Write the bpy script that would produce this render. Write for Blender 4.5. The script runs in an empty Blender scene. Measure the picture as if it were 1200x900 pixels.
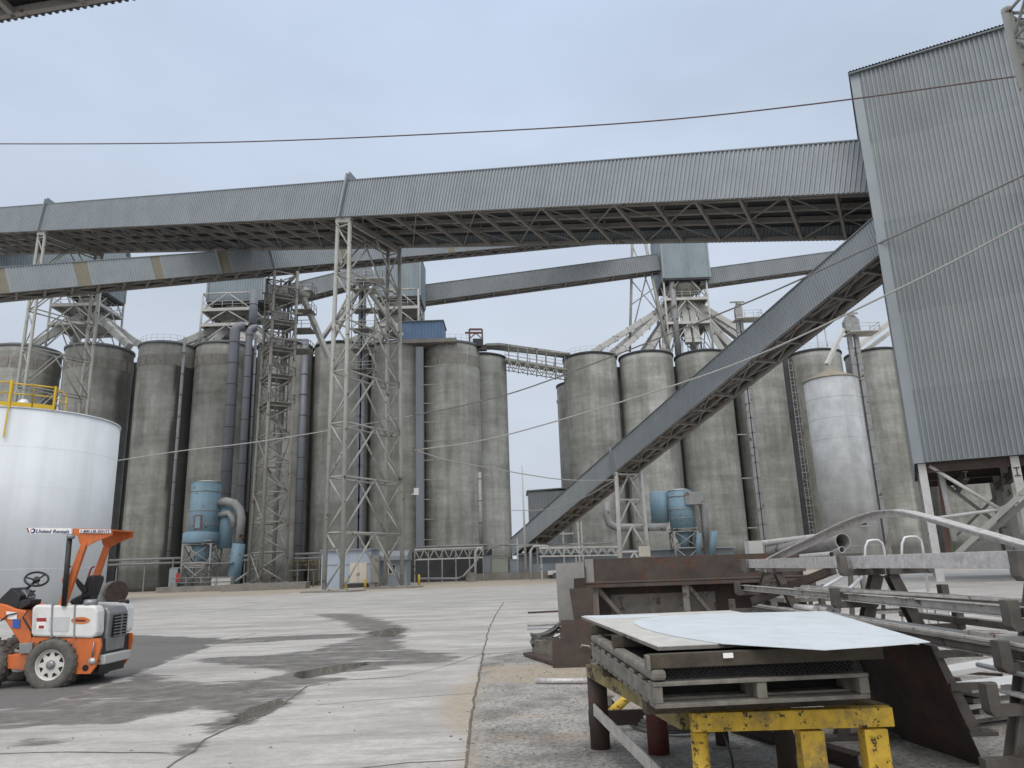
import bpy, math, random
import numpy as np
from mathutils import Vector, Matrix, noise
random.seed(7)
scene = bpy.context.scene
COL = scene.collection
R_ = math.radians
# ------------------------------------------------------------------ camera
FPX = 865.0; PITCH = R_(13.9); ROLL = R_(1.95); EYE = Vector((0, 0, 1.65))
_X = Vector((1, 0, 0)); _U = Vector((0, -math.sin(PITCH), math.cos(PITCH))); _F = Vector((0, math.cos(PITCH), math.sin(PITCH)))
_R = math.cos(ROLL)*_X - math.sin(ROLL)*_U; _V = math.sin(ROLL)*_X + math.cos(ROLL)*_U
cam = bpy.data.cameras.new('camera'); camo = bpy.data.objects.new('camera', cam); COL.objects.link(camo)
cam.sensor_width = 36; cam.lens = FPX/1200*36; cam.clip_start = 0.1; cam.clip_end = 6000
M = Matrix((( _R.x, _V.x, -_F.x, 0), (_R.y, _V.y, -_F.y, 0), (_R.z, _V.z, -_F.z, EYE.z), (0, 0, 0, 1)))
camo.matrix_world = M; scene.camera = camo
def ray(u, v): return _R*((u-600)/FPX) - _V*((v-450)/FPX) + _F
def aY(u, v, y):                      # survey helper: the point seen at (u,v) that stands at distance y
    d = ray(u, v); return EYE + d*(y/d.y)
def aZ(u, v, z):                      # ... that lies at height z
    d = ray(u, v); return EYE + d*((z-EYE.z)/d.z)
def aP(u, v, p0, n):                  # ... that lies on a plane
    d = ray(u, v); return EYE + d*((Vector(p0)-EYE).dot(n)/d.dot(n))
V3 = Vector
# ------------------------------------------------------------------ materials
def pm(name, base, rough=.6, metal=0., var=.15, scale=2., streak=0., rust=0., rustcol=(.10,.045,.025), bump=.0, bscale=40., spec=.4, world=False, grime=0., rscale=3.):
    m = bpy.data.materials.new(name); m.use_nodes = True; nt = m.node_tree; nt.nodes.clear()
    N = nt.nodes.new; L = nt.links.new
    out = N('ShaderNodeOutputMaterial'); b = N('ShaderNodeBsdfPrincipled'); L(b.outputs[0], out.inputs[0])
    b.inputs['Roughness'].default_value = rough; b.inputs['Metallic'].default_value = metal
    b.inputs['Specular IOR Level'].default_value = spec
    if world: co = N('ShaderNodeNewGeometry').outputs['Position']
    else: co = N('ShaderNodeTexCoord').outputs['Object']
    def nz(sc, det=4., vec=None, ro=.6):
        n = N('ShaderNodeTexNoise'); n.inputs['Scale'].default_value = sc; n.inputs['Detail'].default_value = det; n.inputs['Roughness'].default_value = ro
        L(vec or co, n.inputs['Vector']); return n.outputs['Fac']
    def mp(s):
        n = N('ShaderNodeMapping'); n.inputs['Scale'].default_value = s; L(co, n.inputs['Vector']); return n.outputs[0]
    def rmp(f, a, c):
        n = N('ShaderNodeMapRange'); n.inputs[1].default_value = a; n.inputs[2].default_value = c; L(f, n.inputs[0]); return n.outputs[0]
    def mix(f, a, c, mode='MIX'):
        n = N('ShaderNodeMix'); n.data_type = 'RGBA'; n.blend_type = mode
        if isinstance(f, float): n.inputs[0].default_value = f
        else: L(f, n.inputs[0])
        for k, s in ((6, a), (7, c)):
            if isinstance(s, tuple): n.inputs[k].default_value = (*s, 1)
            else: L(s, n.inputs[k])
        return n.outputs[2]
    lo = tuple(c*(1-var) for c in base); hi = tuple(min(1, c*(1+var)) for c in base)
    col = mix(rmp(nz(scale, 6.), .3, .7), lo, hi)
    if streak:
        s = rmp(nz(1., 4., mp((scale*1.2, scale*1.2, scale*.05))), .45, .75)
        n = N('ShaderNodeMath'); n.operation = 'MULTIPLY'; n.inputs[1].default_value = streak; L(s, n.inputs[0])
        col = mix(n.outputs[0], col, tuple(c*.35 for c in base))
    if grime:
        s = rmp(nz(scale*.6, 7., ro=.7), .5, .68)
        n = N('ShaderNodeMath'); n.operation = 'MULTIPLY'; n.inputs[1].default_value = grime; L(s, n.inputs[0])
        col = mix(n.outputs[0], col, (.10, .09, .075))
    if rust:
        s = rmp(nz(rscale, 8., ro=.72), .62-.22*rust, .66-.22*rust)
        col = mix(s, col, mix(rmp(nz(rscale*4), .3, .7), tuple(c*.5 for c in rustcol), rustcol))
        if metal:
            n = N('ShaderNodeMath'); n.operation = 'MULTIPLY_ADD'; n.inputs[1].default_value = -metal; n.inputs[2].default_value = metal; L(s, n.inputs[0]); L(n.outputs[0], b.inputs['Metallic'])
    L(col, b.inputs['Base Color'])
    L(N_r(nt, nz(scale*3, 4.), rough), b.inputs['Roughness'])
    if bump:
        n = N('ShaderNodeBump'); n.inputs['Strength'].default_value = bump; n.inputs['Distance'].default_value = .02
        L(nz(bscale, 6.), n.inputs['Height']); L(n.outputs[0], b.inputs['Normal'])
    return m
def N_r(nt, f, rough):
    n = nt.nodes.new('ShaderNodeMapRange'); n.inputs[1].default_value = .3; n.inputs[2].default_value = .7
    n.inputs[3].default_value = max(.05, rough-.08); n.inputs[4].default_value = min(1, rough+.1); nt.links.new(f, n.inputs[0]); return n.outputs[0]

MT = {}
MT['clad'] = pm('galvanised cladding', (.28,.31,.33), .5, .25, .07, .5, .12, grime=.1)
MT['clad_near'] = pm('galvanised cladding with dust', (.245,.27,.28), .6, .1, .06, .3, .10)
MT['clad_dark'] = pm('weathered cladding', (.22,.24,.255), .6, .2, .10, .3, .15)
MT['clad_blue'] = pm('blue grey cladding', (.235,.285,.315), .6, .1, .10, .35, .35)
MT['clad_sky'] = pm('bright blue cladding', (.12,.19,.31), .55, .1, .22, .35, .25)
MT['fibre'] = pm('tan fibreglass sheet', (.215,.203,.152), .6, 0, .12, .6, .1)
MT['trim'] = pm('grey flashing', (.25,.28,.30), .5, .2, .05, .5)
MT['roofd'] = pm('dark roof sheet', (.16,.18,.19), .6, .2, .1, .5)
MT['paint'] = pm('pale grey steel paint', (.33,.335,.31), .6, 0, .12, .8, .2, rust=.12, rscale=1.2)
MT['paint2'] = pm('dusty steel paint', (.26,.26,.24), .7, 0, .15, .8, .2, rust=.2, rscale=1.2)
MT['dusty'] = pm('grain dust grey steel', (.47,.475,.455), .8, 0, .18, .4, .3, rust=.1, rscale=.8)
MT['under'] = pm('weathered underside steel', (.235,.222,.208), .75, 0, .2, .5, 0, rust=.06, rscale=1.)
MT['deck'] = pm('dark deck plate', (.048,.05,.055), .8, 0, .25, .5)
MT['rustframe'] = pm('red brown steel', (.16,.09,.08), .8, 0, .2, 1.)
MT['duct'] = pm('blue grey duct', (.185,.20,.228), .5, .1, .1, .4, .3)
MT['ductg'] = pm('grey duct', (.26,.27,.275), .6, .15, .15, .6, .3, rust=.15, rscale=.9)
MT['blue'] = pm('faded blue paint', (.165,.265,.335), .6, 0, .12, .6, .35, rust=.06, rscale=1.5)
MT['whitet'] = pm('white tank paint', (.70,.745,.78), .85, 0, .06, .3, .32, spec=.05)
MT['binw'] = pm('dusty white bin paint', (.38,.40,.41), .75, 0, .2, .4, .35, bump=.15, bscale=3, spec=.2)
MT['yel'] = pm('safety yellow paint', (.62,.42,.03), .55, 0, .1, 1., .1)
MT['yelc'] = pm('chipped yellow paint', (.60,.395,.045), .6, 0, .22, 7., .35, rust=.26, rustcol=(.05,.034,.022), rscale=16., grime=.85, bump=.3, bscale=60)
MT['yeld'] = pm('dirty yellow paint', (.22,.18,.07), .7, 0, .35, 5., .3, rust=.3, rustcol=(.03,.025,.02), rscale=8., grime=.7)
MT['rust'] = pm('dark rusted steel', (.046,.034,.029), .8, 0, .35, 2.2, .25, rust=.3, rustcol=(.085,.042,.03), rscale=2.5, bump=.2, bscale=30)
MT['rustl'] = pm('brown mill scale steel', (.066,.052,.045), .7, 0, .3, 3., .2, rust=.35, rustcol=(.10,.055,.04), rscale=3.5, bump=.15, bscale=40)
MT['greyplate'] = pm('grey weathered plate', (.24,.235,.225), .7, 0, .22, 2.2, .2, rust=.12, rustcol=(.08,.07,.06), rscale=1.6, bump=.1)
MT['wood'] = pm('weathered grey wood', (.17,.16,.14), .85, 0, .35, 9., .3, bump=.3, bscale=50)
MT['woodd'] = pm('dark wet wood', (.062,.052,.040), .8, 0, .35, 7., .3, bump=.3, bscale=50)
MT['sheet'] = pm('bright sheet metal', (.60,.65,.69), .38, .0, .035, 1.6, 0, spec=.5)
MT['sheetb'] = pm('dusty sheet metal', (.52,.51,.48), .55, .1, .12, 6., 0, grime=.15)
MT['mesh'] = pm('black expanded metal', (.03,.03,.032), .5, .5, .3, 20.)
MT['black'] = pm('black vinyl', (.017,.017,.019), .5, 0, .2, 10.)
MT['blackm'] = pm('black painted steel', (.02,.02,.022), .45, 0, .3, 6., bump=.05)
MT['org'] = pm('orange machine paint', (.58,.15,.04), .5, 0, .12, 4., .2, grime=.45, bump=.05)
MT['white'] = pm('white moulded plastic', (.68,.69,.68), .5, 0, .06, 4., .14, grime=.3)
MT['greyh'] = pm('grey hood metal', (.27,.28,.29), .4, .5, .12, 4., .1, grime=.2)
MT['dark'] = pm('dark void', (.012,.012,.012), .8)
MT['rubber'] = pm('dusty tyre rubber', (.115,.11,.10), .9, 0, .25, 12., grime=.3, bump=.2)
MT['rim'] = pm('white rim paint', (.62,.61,.58), .5, 0, .1, 8., grime=.25)
MT['red'] = pm('dull red paint', (.33,.03,.03), .5)
MT['redp'] = pm('dark red pipe paint', (.10,.025,.02), .6, 0, .3, 5., grime=.3)
MT['navy'] = pm('navy ink', (.02,.03,.12), .5, var=.02)
MT['bluel'] = pm('blue label', (.03,.10,.40), .5, var=.05)
MT['orl'] = pm('orange label', (.55,.17,.05), .5, var=.1, scale=20)
MT['lab'] = pm('white label', (.78,.78,.77), .5, var=.02)
MT['labg'] = pm('grey printed label', (.50,.52,.53), .5, var=.15, scale=60)
MT['galv'] = pm('weathered galvanised steel', (.52,.50,.49), .45, .25, .2, 18., 0, grime=.3, bump=.08)
MT['galvd'] = pm('dull rack steel', (.175,.163,.15), .65, .1, .25, 6., .2, rust=.22, rustcol=(.09,.06,.045), rscale=4., bump=.1)
MT['steelbar'] = pm('dull steel bar', (.40,.385,.365), .55, .1, .25, 7., 0, rust=.2, rustcol=(.14,.085,.06), rscale=5)
MT['alu'] = pm('bare aluminium', (.55,.56,.57), .4, .4, .08, 5.)
MT['shed'] = pm('pale blue grey wall', (.37,.43,.52), .6, 0, .06, .8, .2)
MT['shedg'] = pm('grey enclosure', (.24,.28,.32), .6, 0, .1, .8, .2)
MT['cream'] = pm('cream door', (.60,.56,.48), .6, 0, .05, 1., .1)
MT['transf'] = pm('drab cabinet', (.26,.28,.24), .6, 0, .08, 1.)
MT['cone'] = pm('tan dusty cone roof', (.27,.245,.20), .8, 0, .15, 1., .2)
MT['clad_near2'] = pm('galvanised cladding, duller sheets', (.225,.25,.262), .6, .1, .08, .3, .14)
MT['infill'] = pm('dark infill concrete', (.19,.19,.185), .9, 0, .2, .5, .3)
MT['rackd'] = pm('dark rack steel', (.10,.092,.084), .7, .1, .28, 6., .2, rust=.15, rustcol=(.08,.055,.04), rscale=5., bump=.1)
MT['cable'] = pm('steel cable', (.21,.20,.19), .6, .2, .1, 3.)
MT['cablew'] = pm('pale cable', (.40,.395,.38), .6, .1, .1, 3.)
MT['cabler'] = pm('dark red cable', (.12,.085,.085), .7, 0, .1, 3.)
MT['plinth'] = pm('dusty concrete plinth', (.22,.21,.19), .9, 0, .2, 1., bump=.2, bscale=10)
MT['hose'] = pm('grey hose', (.12,.12,.115), .7, 0, .3, 8.)
MT['whitep'] = pm('white painted metal', (.55,.55,.54), .5, 0, .1, 2., .2, grime=.2)

def silo_mat():
    m = bpy.data.materials.new('slipformed concrete'); m.use_nodes = True; nt = m.node_tree; nt.nodes.clear()
    N = nt.nodes.new; L = nt.links.new
    out = N('ShaderNodeOutputMaterial'); b = N('ShaderNodeBsdfPrincipled'); L(b.outputs[0], out.inputs[0]); b.inputs['Roughness'].default_value = .9; b.inputs['Specular IOR Level'].default_value = .2
    co = N('ShaderNodeNewGeometry').outputs['Position']
    def layer(prev, s, det, a, c, dark, mode='MULTIPLY', off=0):
        mp = N('ShaderNodeMapping'); mp.inputs['Scale'].default_value = s; mp.inputs['Location'].default_value = (off, off, off); L(co, mp.inputs[0])
        n = N('ShaderNodeTexNoise'); n.inputs['Scale'].default_value = 1; n.inputs['Detail'].default_value = det; n.inputs['Roughness'].default_value = .62; L(mp.outputs[0], n.inputs['Vector'])
        r = N('ShaderNodeValToRGB'); r.color_ramp.elements[0].position = a; r.color_ramp.elements[1].position = c
        r.color_ramp.elements[0].color = (dark, dark, dark*.98, 1); r.color_ramp.elements[1].color = (1, 1, 1, 1); L(n.outputs['Fac'], r.inputs[0])
        x = N('ShaderNodeMix'); x.data_type = 'RGBA'; x.blend_type = mode; x.inputs[0].default_value = 1
        L(prev, x.inputs[6]); L(r.outputs[0], x.inputs[7]); return x.outputs[2]
    rgb = N('ShaderNodeRGB'); rgb.outputs[0].default_value = (.445,.455,.44,1)
    c = layer(rgb.outputs[0], (.09,.09,.55), 7, .35, .62, .76)
    c = layer(c, (.3,.3,2.0), 7, .34, .62, .91, off=7)
    c = layer(c, (.9,.9,.04), 7, .36, .58, .80, off=3)
    c = layer(c, (1.7,1.7,.35), 6, .3, .6, .90, off=9)
    c = layer(c, (.2,.2,.13), 8, .36, .60, .66, off=11)
    c = layer(c, (1.5,1.5,1.5), 6, .3, .6, .86, off=5)
    oi = N('ShaderNodeObjectInfo'); rm = N('ShaderNodeMapRange'); rm.inputs[3].default_value = .90; rm.inputs[4].default_value = 1.10; L(oi.outputs['Random'], rm.inputs[0])
    xv = N('ShaderNodeMix'); xv.data_type = 'RGBA'; xv.blend_type = 'MULTIPLY'; xv.inputs[0].default_value = 1; L(c, xv.inputs[6]); L(rm.outputs[0], xv.inputs[7]); c = xv.outputs[2]
    at = N('ShaderNodeAttribute'); at.attribute_name = 'stain'  # carries real stains and the gap shade painted on silo edges
    x = N('ShaderNodeMix'); x.data_type = 'RGBA'; L(at.outputs['Fac'], x.inputs[0]); L(c, x.inputs[6]); x.inputs[7].default_value = (.045,.045,.046,1)
    L(x.outputs[2], b.inputs['Base Color'])
    n = N('ShaderNodeTexNoise'); n.inputs['Scale'].default_value = 2.5; n.inputs['Detail'].default_value = 8; L(co, n.inputs['Vector'])
    bp = N('ShaderNodeBump'); bp.inputs['Strength'].default_value = .25; bp.inputs['Distance'].default_value = .1; L(n.outputs['Fac'], bp.inputs['Height']); L(bp.outputs[0], b.inputs['Normal'])
    return m
MT['silo'] = silo_mat()
# ------------------------------------------------------------------ mesh builder
LOC = {}
class MB:
    def __init__(s): s.v = []; s.f = []; s.s = []
    def add(s, vs, fs, smooth=False):
        o = len(s.v); s.v += [V3(p) for p in vs]
        for i, f in enumerate(fs): s.f.append([o+k for k in f]); s.s.append(smooth if isinstance(smooth, bool) else smooth[i])
        return s
    def box(s, c, d, rz=0., ax=None):
        c = V3(c)
        if ax is None: ax = (V3((math.cos(rz), math.sin(rz), 0)), V3((-math.sin(rz), math.cos(rz), 0)), V3((0,0,1)))
        p = [c + ax[0]*(d[0]/2*i) + ax[1]*(d[1]/2*j) + ax[2]*(d[2]/2*k) for i in (-1,1) for j in (-1,1) for k in (-1,1)]
        return s.add(p, [(0,1,3,2),(4,6,7,5),(0,4,5,1),(2,3,7,6),(0,2,6,4),(1,5,7,3)])
    def bar(s, a, b, w, h=None, up=(0,0,1)):
        a, b = V3(a), V3(b); h = h or w; d = b-a; l = d.length; d.normalize(); up = V3(up)
        x = d.cross(up)
        if x.length < 1e-3: x = d.cross(V3((0,1,0)))
        x.normalize(); z = x.cross(d)
        return s.box((a+b)/2, (l, w, h), ax=(d, x, z))
    def hbeam(s, a, b, w, h, t=.02, up=(0,0,1)):   # rolled I section
        a, b = V3(a), V3(b); d = (b-a).normalized(); x = d.cross(V3(up))
        if x.length < 1e-3: x = d.cross(V3((0,1,0)))
        x.normalize(); z = x.cross(d); o = z*(h/2-t/2)
        s.bar(a+o, b+o, w, t, up); s.bar(a-o, b-o, w, t, up); return s.bar(a, b, t, h-2*t-.002, up)
    def rod(s, a, b, r, n=8, r2=None, caps=True): return s.tube([a, b], r, n, r2=r2, caps=caps)
    def tube(s, pts, r, n=8, r2=None, caps=True):
        pts = [V3(p) for p in pts]; o = len(s.v); prev = None; k = len(pts)
        for i, p in enumerate(pts):
            d = (pts[min(i+1, k-1)]-pts[max(i-1, 0)]).normalized()
            if prev is None:
                x = d.cross(V3((0,0,1)));
                if x.length < 1e-3: x = V3((1,0,0))
            else: x = prev - d*prev.dot(d)
            x.normalize(); prev = x; y = d.cross(x)
            rr = r if r2 is None else r + (r2-r)*i/(k-1)
            for j in range(n):
                t = 2*math.pi*j/n; s.v.append(p + x*(math.cos(t)*rr) + y*(math.sin(t)*rr))
        for i in range(k-1):
            for j in range(n):
                a = o+i*n+j; b = o+i*n+(j+1)%n; s.f.append([a, b, b+n, a+n]); s.s.append(True)
        if caps:
            s.f.append([o+j for j in range(n)][::-1]); s.s.append(False)
            s.f.append([o+(k-1)*n+j for j in range(n)]); s.s.append(False)
        return s
    def lathe(s, prof, c, n=32, axis=(0,0,1), flat=False, caps=True):
        c = V3(c); ax = V3(axis).normalized(); x = ax.orthogonal().normalized()
        if abs(ax.z) > .999: x = V3((1,0,0))
        y = ax.cross(x); o = len(s.v)
        for r, h in prof:
            for j in range(n):
                t = 2*math.pi*j/n; s.v.append(c + ax*h + x*(math.cos(t)*r) + y*(math.sin(t)*r))
        for i in range(len(prof)-1):
            for j in range(n):
                a = o+i*n+j; b = o+i*n+(j+1)%n; s.f.append([a, b, b+n, a+n]); s.s.append(not flat and abs(prof[i][1]-prof[i+1][1]) > 1e-4)
        for i, rev in ((0, True), (len(prof)-1, False)):
            if caps and prof[i][0] > 1e-4:
                f = [o+i*n+j for j in range(n)]; s.f.append(f[::-1] if rev else f); s.s.append(False)
        return s
    def prism(s, poly, ext):
        poly = [V3(p) for p in poly]; ext = V3(ext); n = len(poly)
        nr = V3((0,0,0))
        for i in range(n): nr += poly[i].cross(poly[(i+1)%n])
        if nr.dot(ext) > 0: poly = poly[::-1]
        fs = [list(range(n)), list(range(n, 2*n))[::-1]] + [[i, i+n, (i+1)%n+n, (i+1)%n] for i in range(n)]
        return s.add(poly+[p+ext for p in poly], fs)
    def corr(s, p, u, length, v, height, nrm, pitch, depth):  # ribbed sheet: ribs run along v
        p, u, v, nrm = V3(p), V3(u).normalized(), V3(v).normalized(), V3(nrm).normalized()
        xs = []; x = 0.
        while x < length:
            for fx, fy in ((0,0),(.38,0),(.5,1),(.88,1)):
                if x+fx*pitch <= length: xs.append((x+fx*pitch, fy*depth))
            x += pitch
        xs.append((length, 0)); o = len(s.v)
        for a, d in xs: s.v += [p+u*a+nrm*d, p+u*a+nrm*d+v*height]
        flip = u.cross(v).dot(nrm) < 0
        for i in range(len(xs)-1):
            f = [o+2*i, o+2*i+2, o+2*i+3, o+2*i+1]; s.f.append(f[::-1] if flip else f); s.s.append(False)
        return s
    def build(s, name, mat, parent=None, loc=None, bevel=0., attr=None):
        me = bpy.data.meshes.new(name); o = bpy.data.objects.new(name, me); COL.objects.link(o)
        if parent is not None:
            L0 = LOC[parent.name]; LOC[o.name] = L0; o.parent = parent
        else:
            if loc is None:
                xs = [p.x for p in s.v]; ys = [p.y for p in s.v]; zs = [p.z for p in s.v]
                loc = V3(((min(xs)+max(xs))/2, (min(ys)+max(ys))/2, min(zs)))
            L0 = V3(loc); LOC[o.name] = L0; o.location = L0
        me.from_pydata([tuple(p-L0) for p in s.v], [], s.f)
        me.polygons.foreach_set('use_smooth', s.s); me.materials.append(MT[mat]); 
        if attr is not None:
            a = me.attributes.new('stain', 'FLOAT', 'POINT'); a.data.foreach_set('value', [attr(p) for p in s.v])  # stain values include painted shade beside the silo gaps
        me.update()
        if bevel:
            b = o.modifiers.new('bevel', 'BEVEL'); b.width = bevel; b.segments = 2; b.limit_method = 'ANGLE'; b.angle_limit = R_(40)
        return o
def tag(o, label, cat, group=None, kind=None):
    o['label'] = label; o['category'] = cat
    if group: o['group'] = group
    o['kind'] = kind or 'thing'
    return o
def thing(name, loc, label, cat, group=None):
    o = bpy.data.objects.new(name, None); COL.objects.link(o); o.location = loc; LOC[o.name] = V3(loc); o.empty_display_size = .5
    return tag(o, label, cat, group)
def copy_tree(o, parent=None, loc=None, rz=0., label=None):
    c = o.copy(); COL.objects.link(c)
    if parent is not None: c.parent = parent
    else:
        c.location = loc; c.rotation_euler = (0, 0, rz); LOC[c.name] = V3(loc)
        if label: c['label'] = label
    for ch in list(o.children): copy_tree(ch, c)
    return c
def text_mb(txt, origin, u, v, nrm, size, mat, parent, name, width=None, shear=0., bold=.0):
    cu = bpy.data.curves.new(name, 'FONT'); cu.body = txt; cu.size = 1.; cu.extrude = .004/size; cu.shear = shear; cu.offset = bold
    t = bpy.data.objects.new(name, cu); COL.objects.link(t); dg = bpy.context.evaluated_depsgraph_get(); dg.update()
    me = t.evaluated_get(dg).to_mesh(); vs = [p.co.copy() for p in me.vertices]; fs = [list(p.vertices) for p in me.polygons]
    t.evaluated_get(dg).to_mesh_clear(); bpy.data.objects.remove(t); bpy.data.curves.remove(cu)
    x0 = min(p.x for p in vs); x1 = max(p.x for p in vs); k = width/(x1-x0) if width else size
    u, v, nrm = V3(u), V3(v), V3(nrm)
    return MB().add([V3(origin)+u*((p.x-x0)*k)+v*(p.y*size)+nrm*(p.z*size) for p in vs], fs).build(name, mat, parent)
# ------------------------------------------------------------------ sky and light
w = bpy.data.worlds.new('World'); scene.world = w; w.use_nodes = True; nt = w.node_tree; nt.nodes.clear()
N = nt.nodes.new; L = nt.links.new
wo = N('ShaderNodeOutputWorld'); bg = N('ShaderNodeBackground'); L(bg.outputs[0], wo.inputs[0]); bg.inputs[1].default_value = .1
SUN_EL, SUN_AZ = R_(52), R_(187)          # azimuth from +Y towards +X
sk = N('ShaderNodeTexSky'); sk.sky_type = 'NISHITA'; sk.sun_disc = False; sk.sun_elevation = SUN_EL; sk.sun_rotation = SUN_AZ; sk.dust_density = 4; sk.air_density = 1.2
tc = N('ShaderNodeTexCoord'); sp = N('ShaderNodeSeparateXYZ'); L(tc.outputs['Generated'], sp.inputs[0])
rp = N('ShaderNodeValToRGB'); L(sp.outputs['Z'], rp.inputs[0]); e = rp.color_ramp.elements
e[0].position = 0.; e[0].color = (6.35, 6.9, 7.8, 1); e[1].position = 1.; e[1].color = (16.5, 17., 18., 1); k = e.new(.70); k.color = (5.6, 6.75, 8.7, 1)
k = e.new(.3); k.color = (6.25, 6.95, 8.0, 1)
nz = N('ShaderNodeTexNoise'); nz.inputs['Scale'].default_value = 2.2; nz.inputs['Detail'].default_value = 5; mpp = N('ShaderNodeMapping'); mpp.inputs['Scale'].default_value = (1, 1, 2.4)
L(tc.outputs['Generated'], mpp.inputs[0]); L(mpp.outputs[0], nz.inputs['Vector'])
mr = N('ShaderNodeMapRange'); mr.inputs[1].default_value = .3; mr.inputs[2].default_value = .7; mr.inputs[3].default_value = .88; mr.inputs[4].default_value = 1.10; L(nz.outputs['Fac'], mr.inputs[0])
ml = N('ShaderNodeMix'); ml.data_type = 'RGBA'; ml.blend_type = 'MULTIPLY'; ml.inputs[0].default_value = 1; L(rp.outputs[0], ml.inputs[6]); L(mr.outputs[0], ml.inputs[7])
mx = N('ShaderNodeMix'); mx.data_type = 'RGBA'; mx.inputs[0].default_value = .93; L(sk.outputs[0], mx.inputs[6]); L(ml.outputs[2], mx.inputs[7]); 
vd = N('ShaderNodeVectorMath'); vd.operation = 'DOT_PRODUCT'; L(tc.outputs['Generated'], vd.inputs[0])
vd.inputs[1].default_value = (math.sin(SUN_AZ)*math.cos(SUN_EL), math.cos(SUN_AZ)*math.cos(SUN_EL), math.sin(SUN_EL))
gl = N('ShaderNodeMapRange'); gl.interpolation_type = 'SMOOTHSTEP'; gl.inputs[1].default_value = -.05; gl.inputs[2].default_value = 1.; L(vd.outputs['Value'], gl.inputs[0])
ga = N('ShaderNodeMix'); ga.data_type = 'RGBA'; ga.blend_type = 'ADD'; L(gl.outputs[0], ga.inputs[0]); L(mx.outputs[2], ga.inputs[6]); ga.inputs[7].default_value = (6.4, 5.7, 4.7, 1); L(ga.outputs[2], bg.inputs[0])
sl = bpy.data.lights.new('sun', 'SUN'); sl.energy = .9; sl.angle = R_(25); sl.color = (1, .94, .86); so = bpy.data.objects.new('sun', sl); COL.objects.link(so)
sd = V3((math.sin(SUN_AZ)*math.cos(SUN_EL), math.cos(SUN_AZ)*math.cos(SUN_EL), math.sin(SUN_EL)))
so.rotation_euler = sd.to_track_quat('Z', 'Y').to_euler(); so.location = (0, -20, 60)
vs = scene.view_settings; vs.view_transform = 'Standard'; vs.look = 'None'; vs.exposure = 0; vs.gamma = 1; vs.use_curve_mapping = False
scene.render.engine = 'CYCLES'; scene.cycles.max_bounces = 6; scene.cycles.diffuse_bounces = 3; scene.cycles.use_denoising = True
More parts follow.
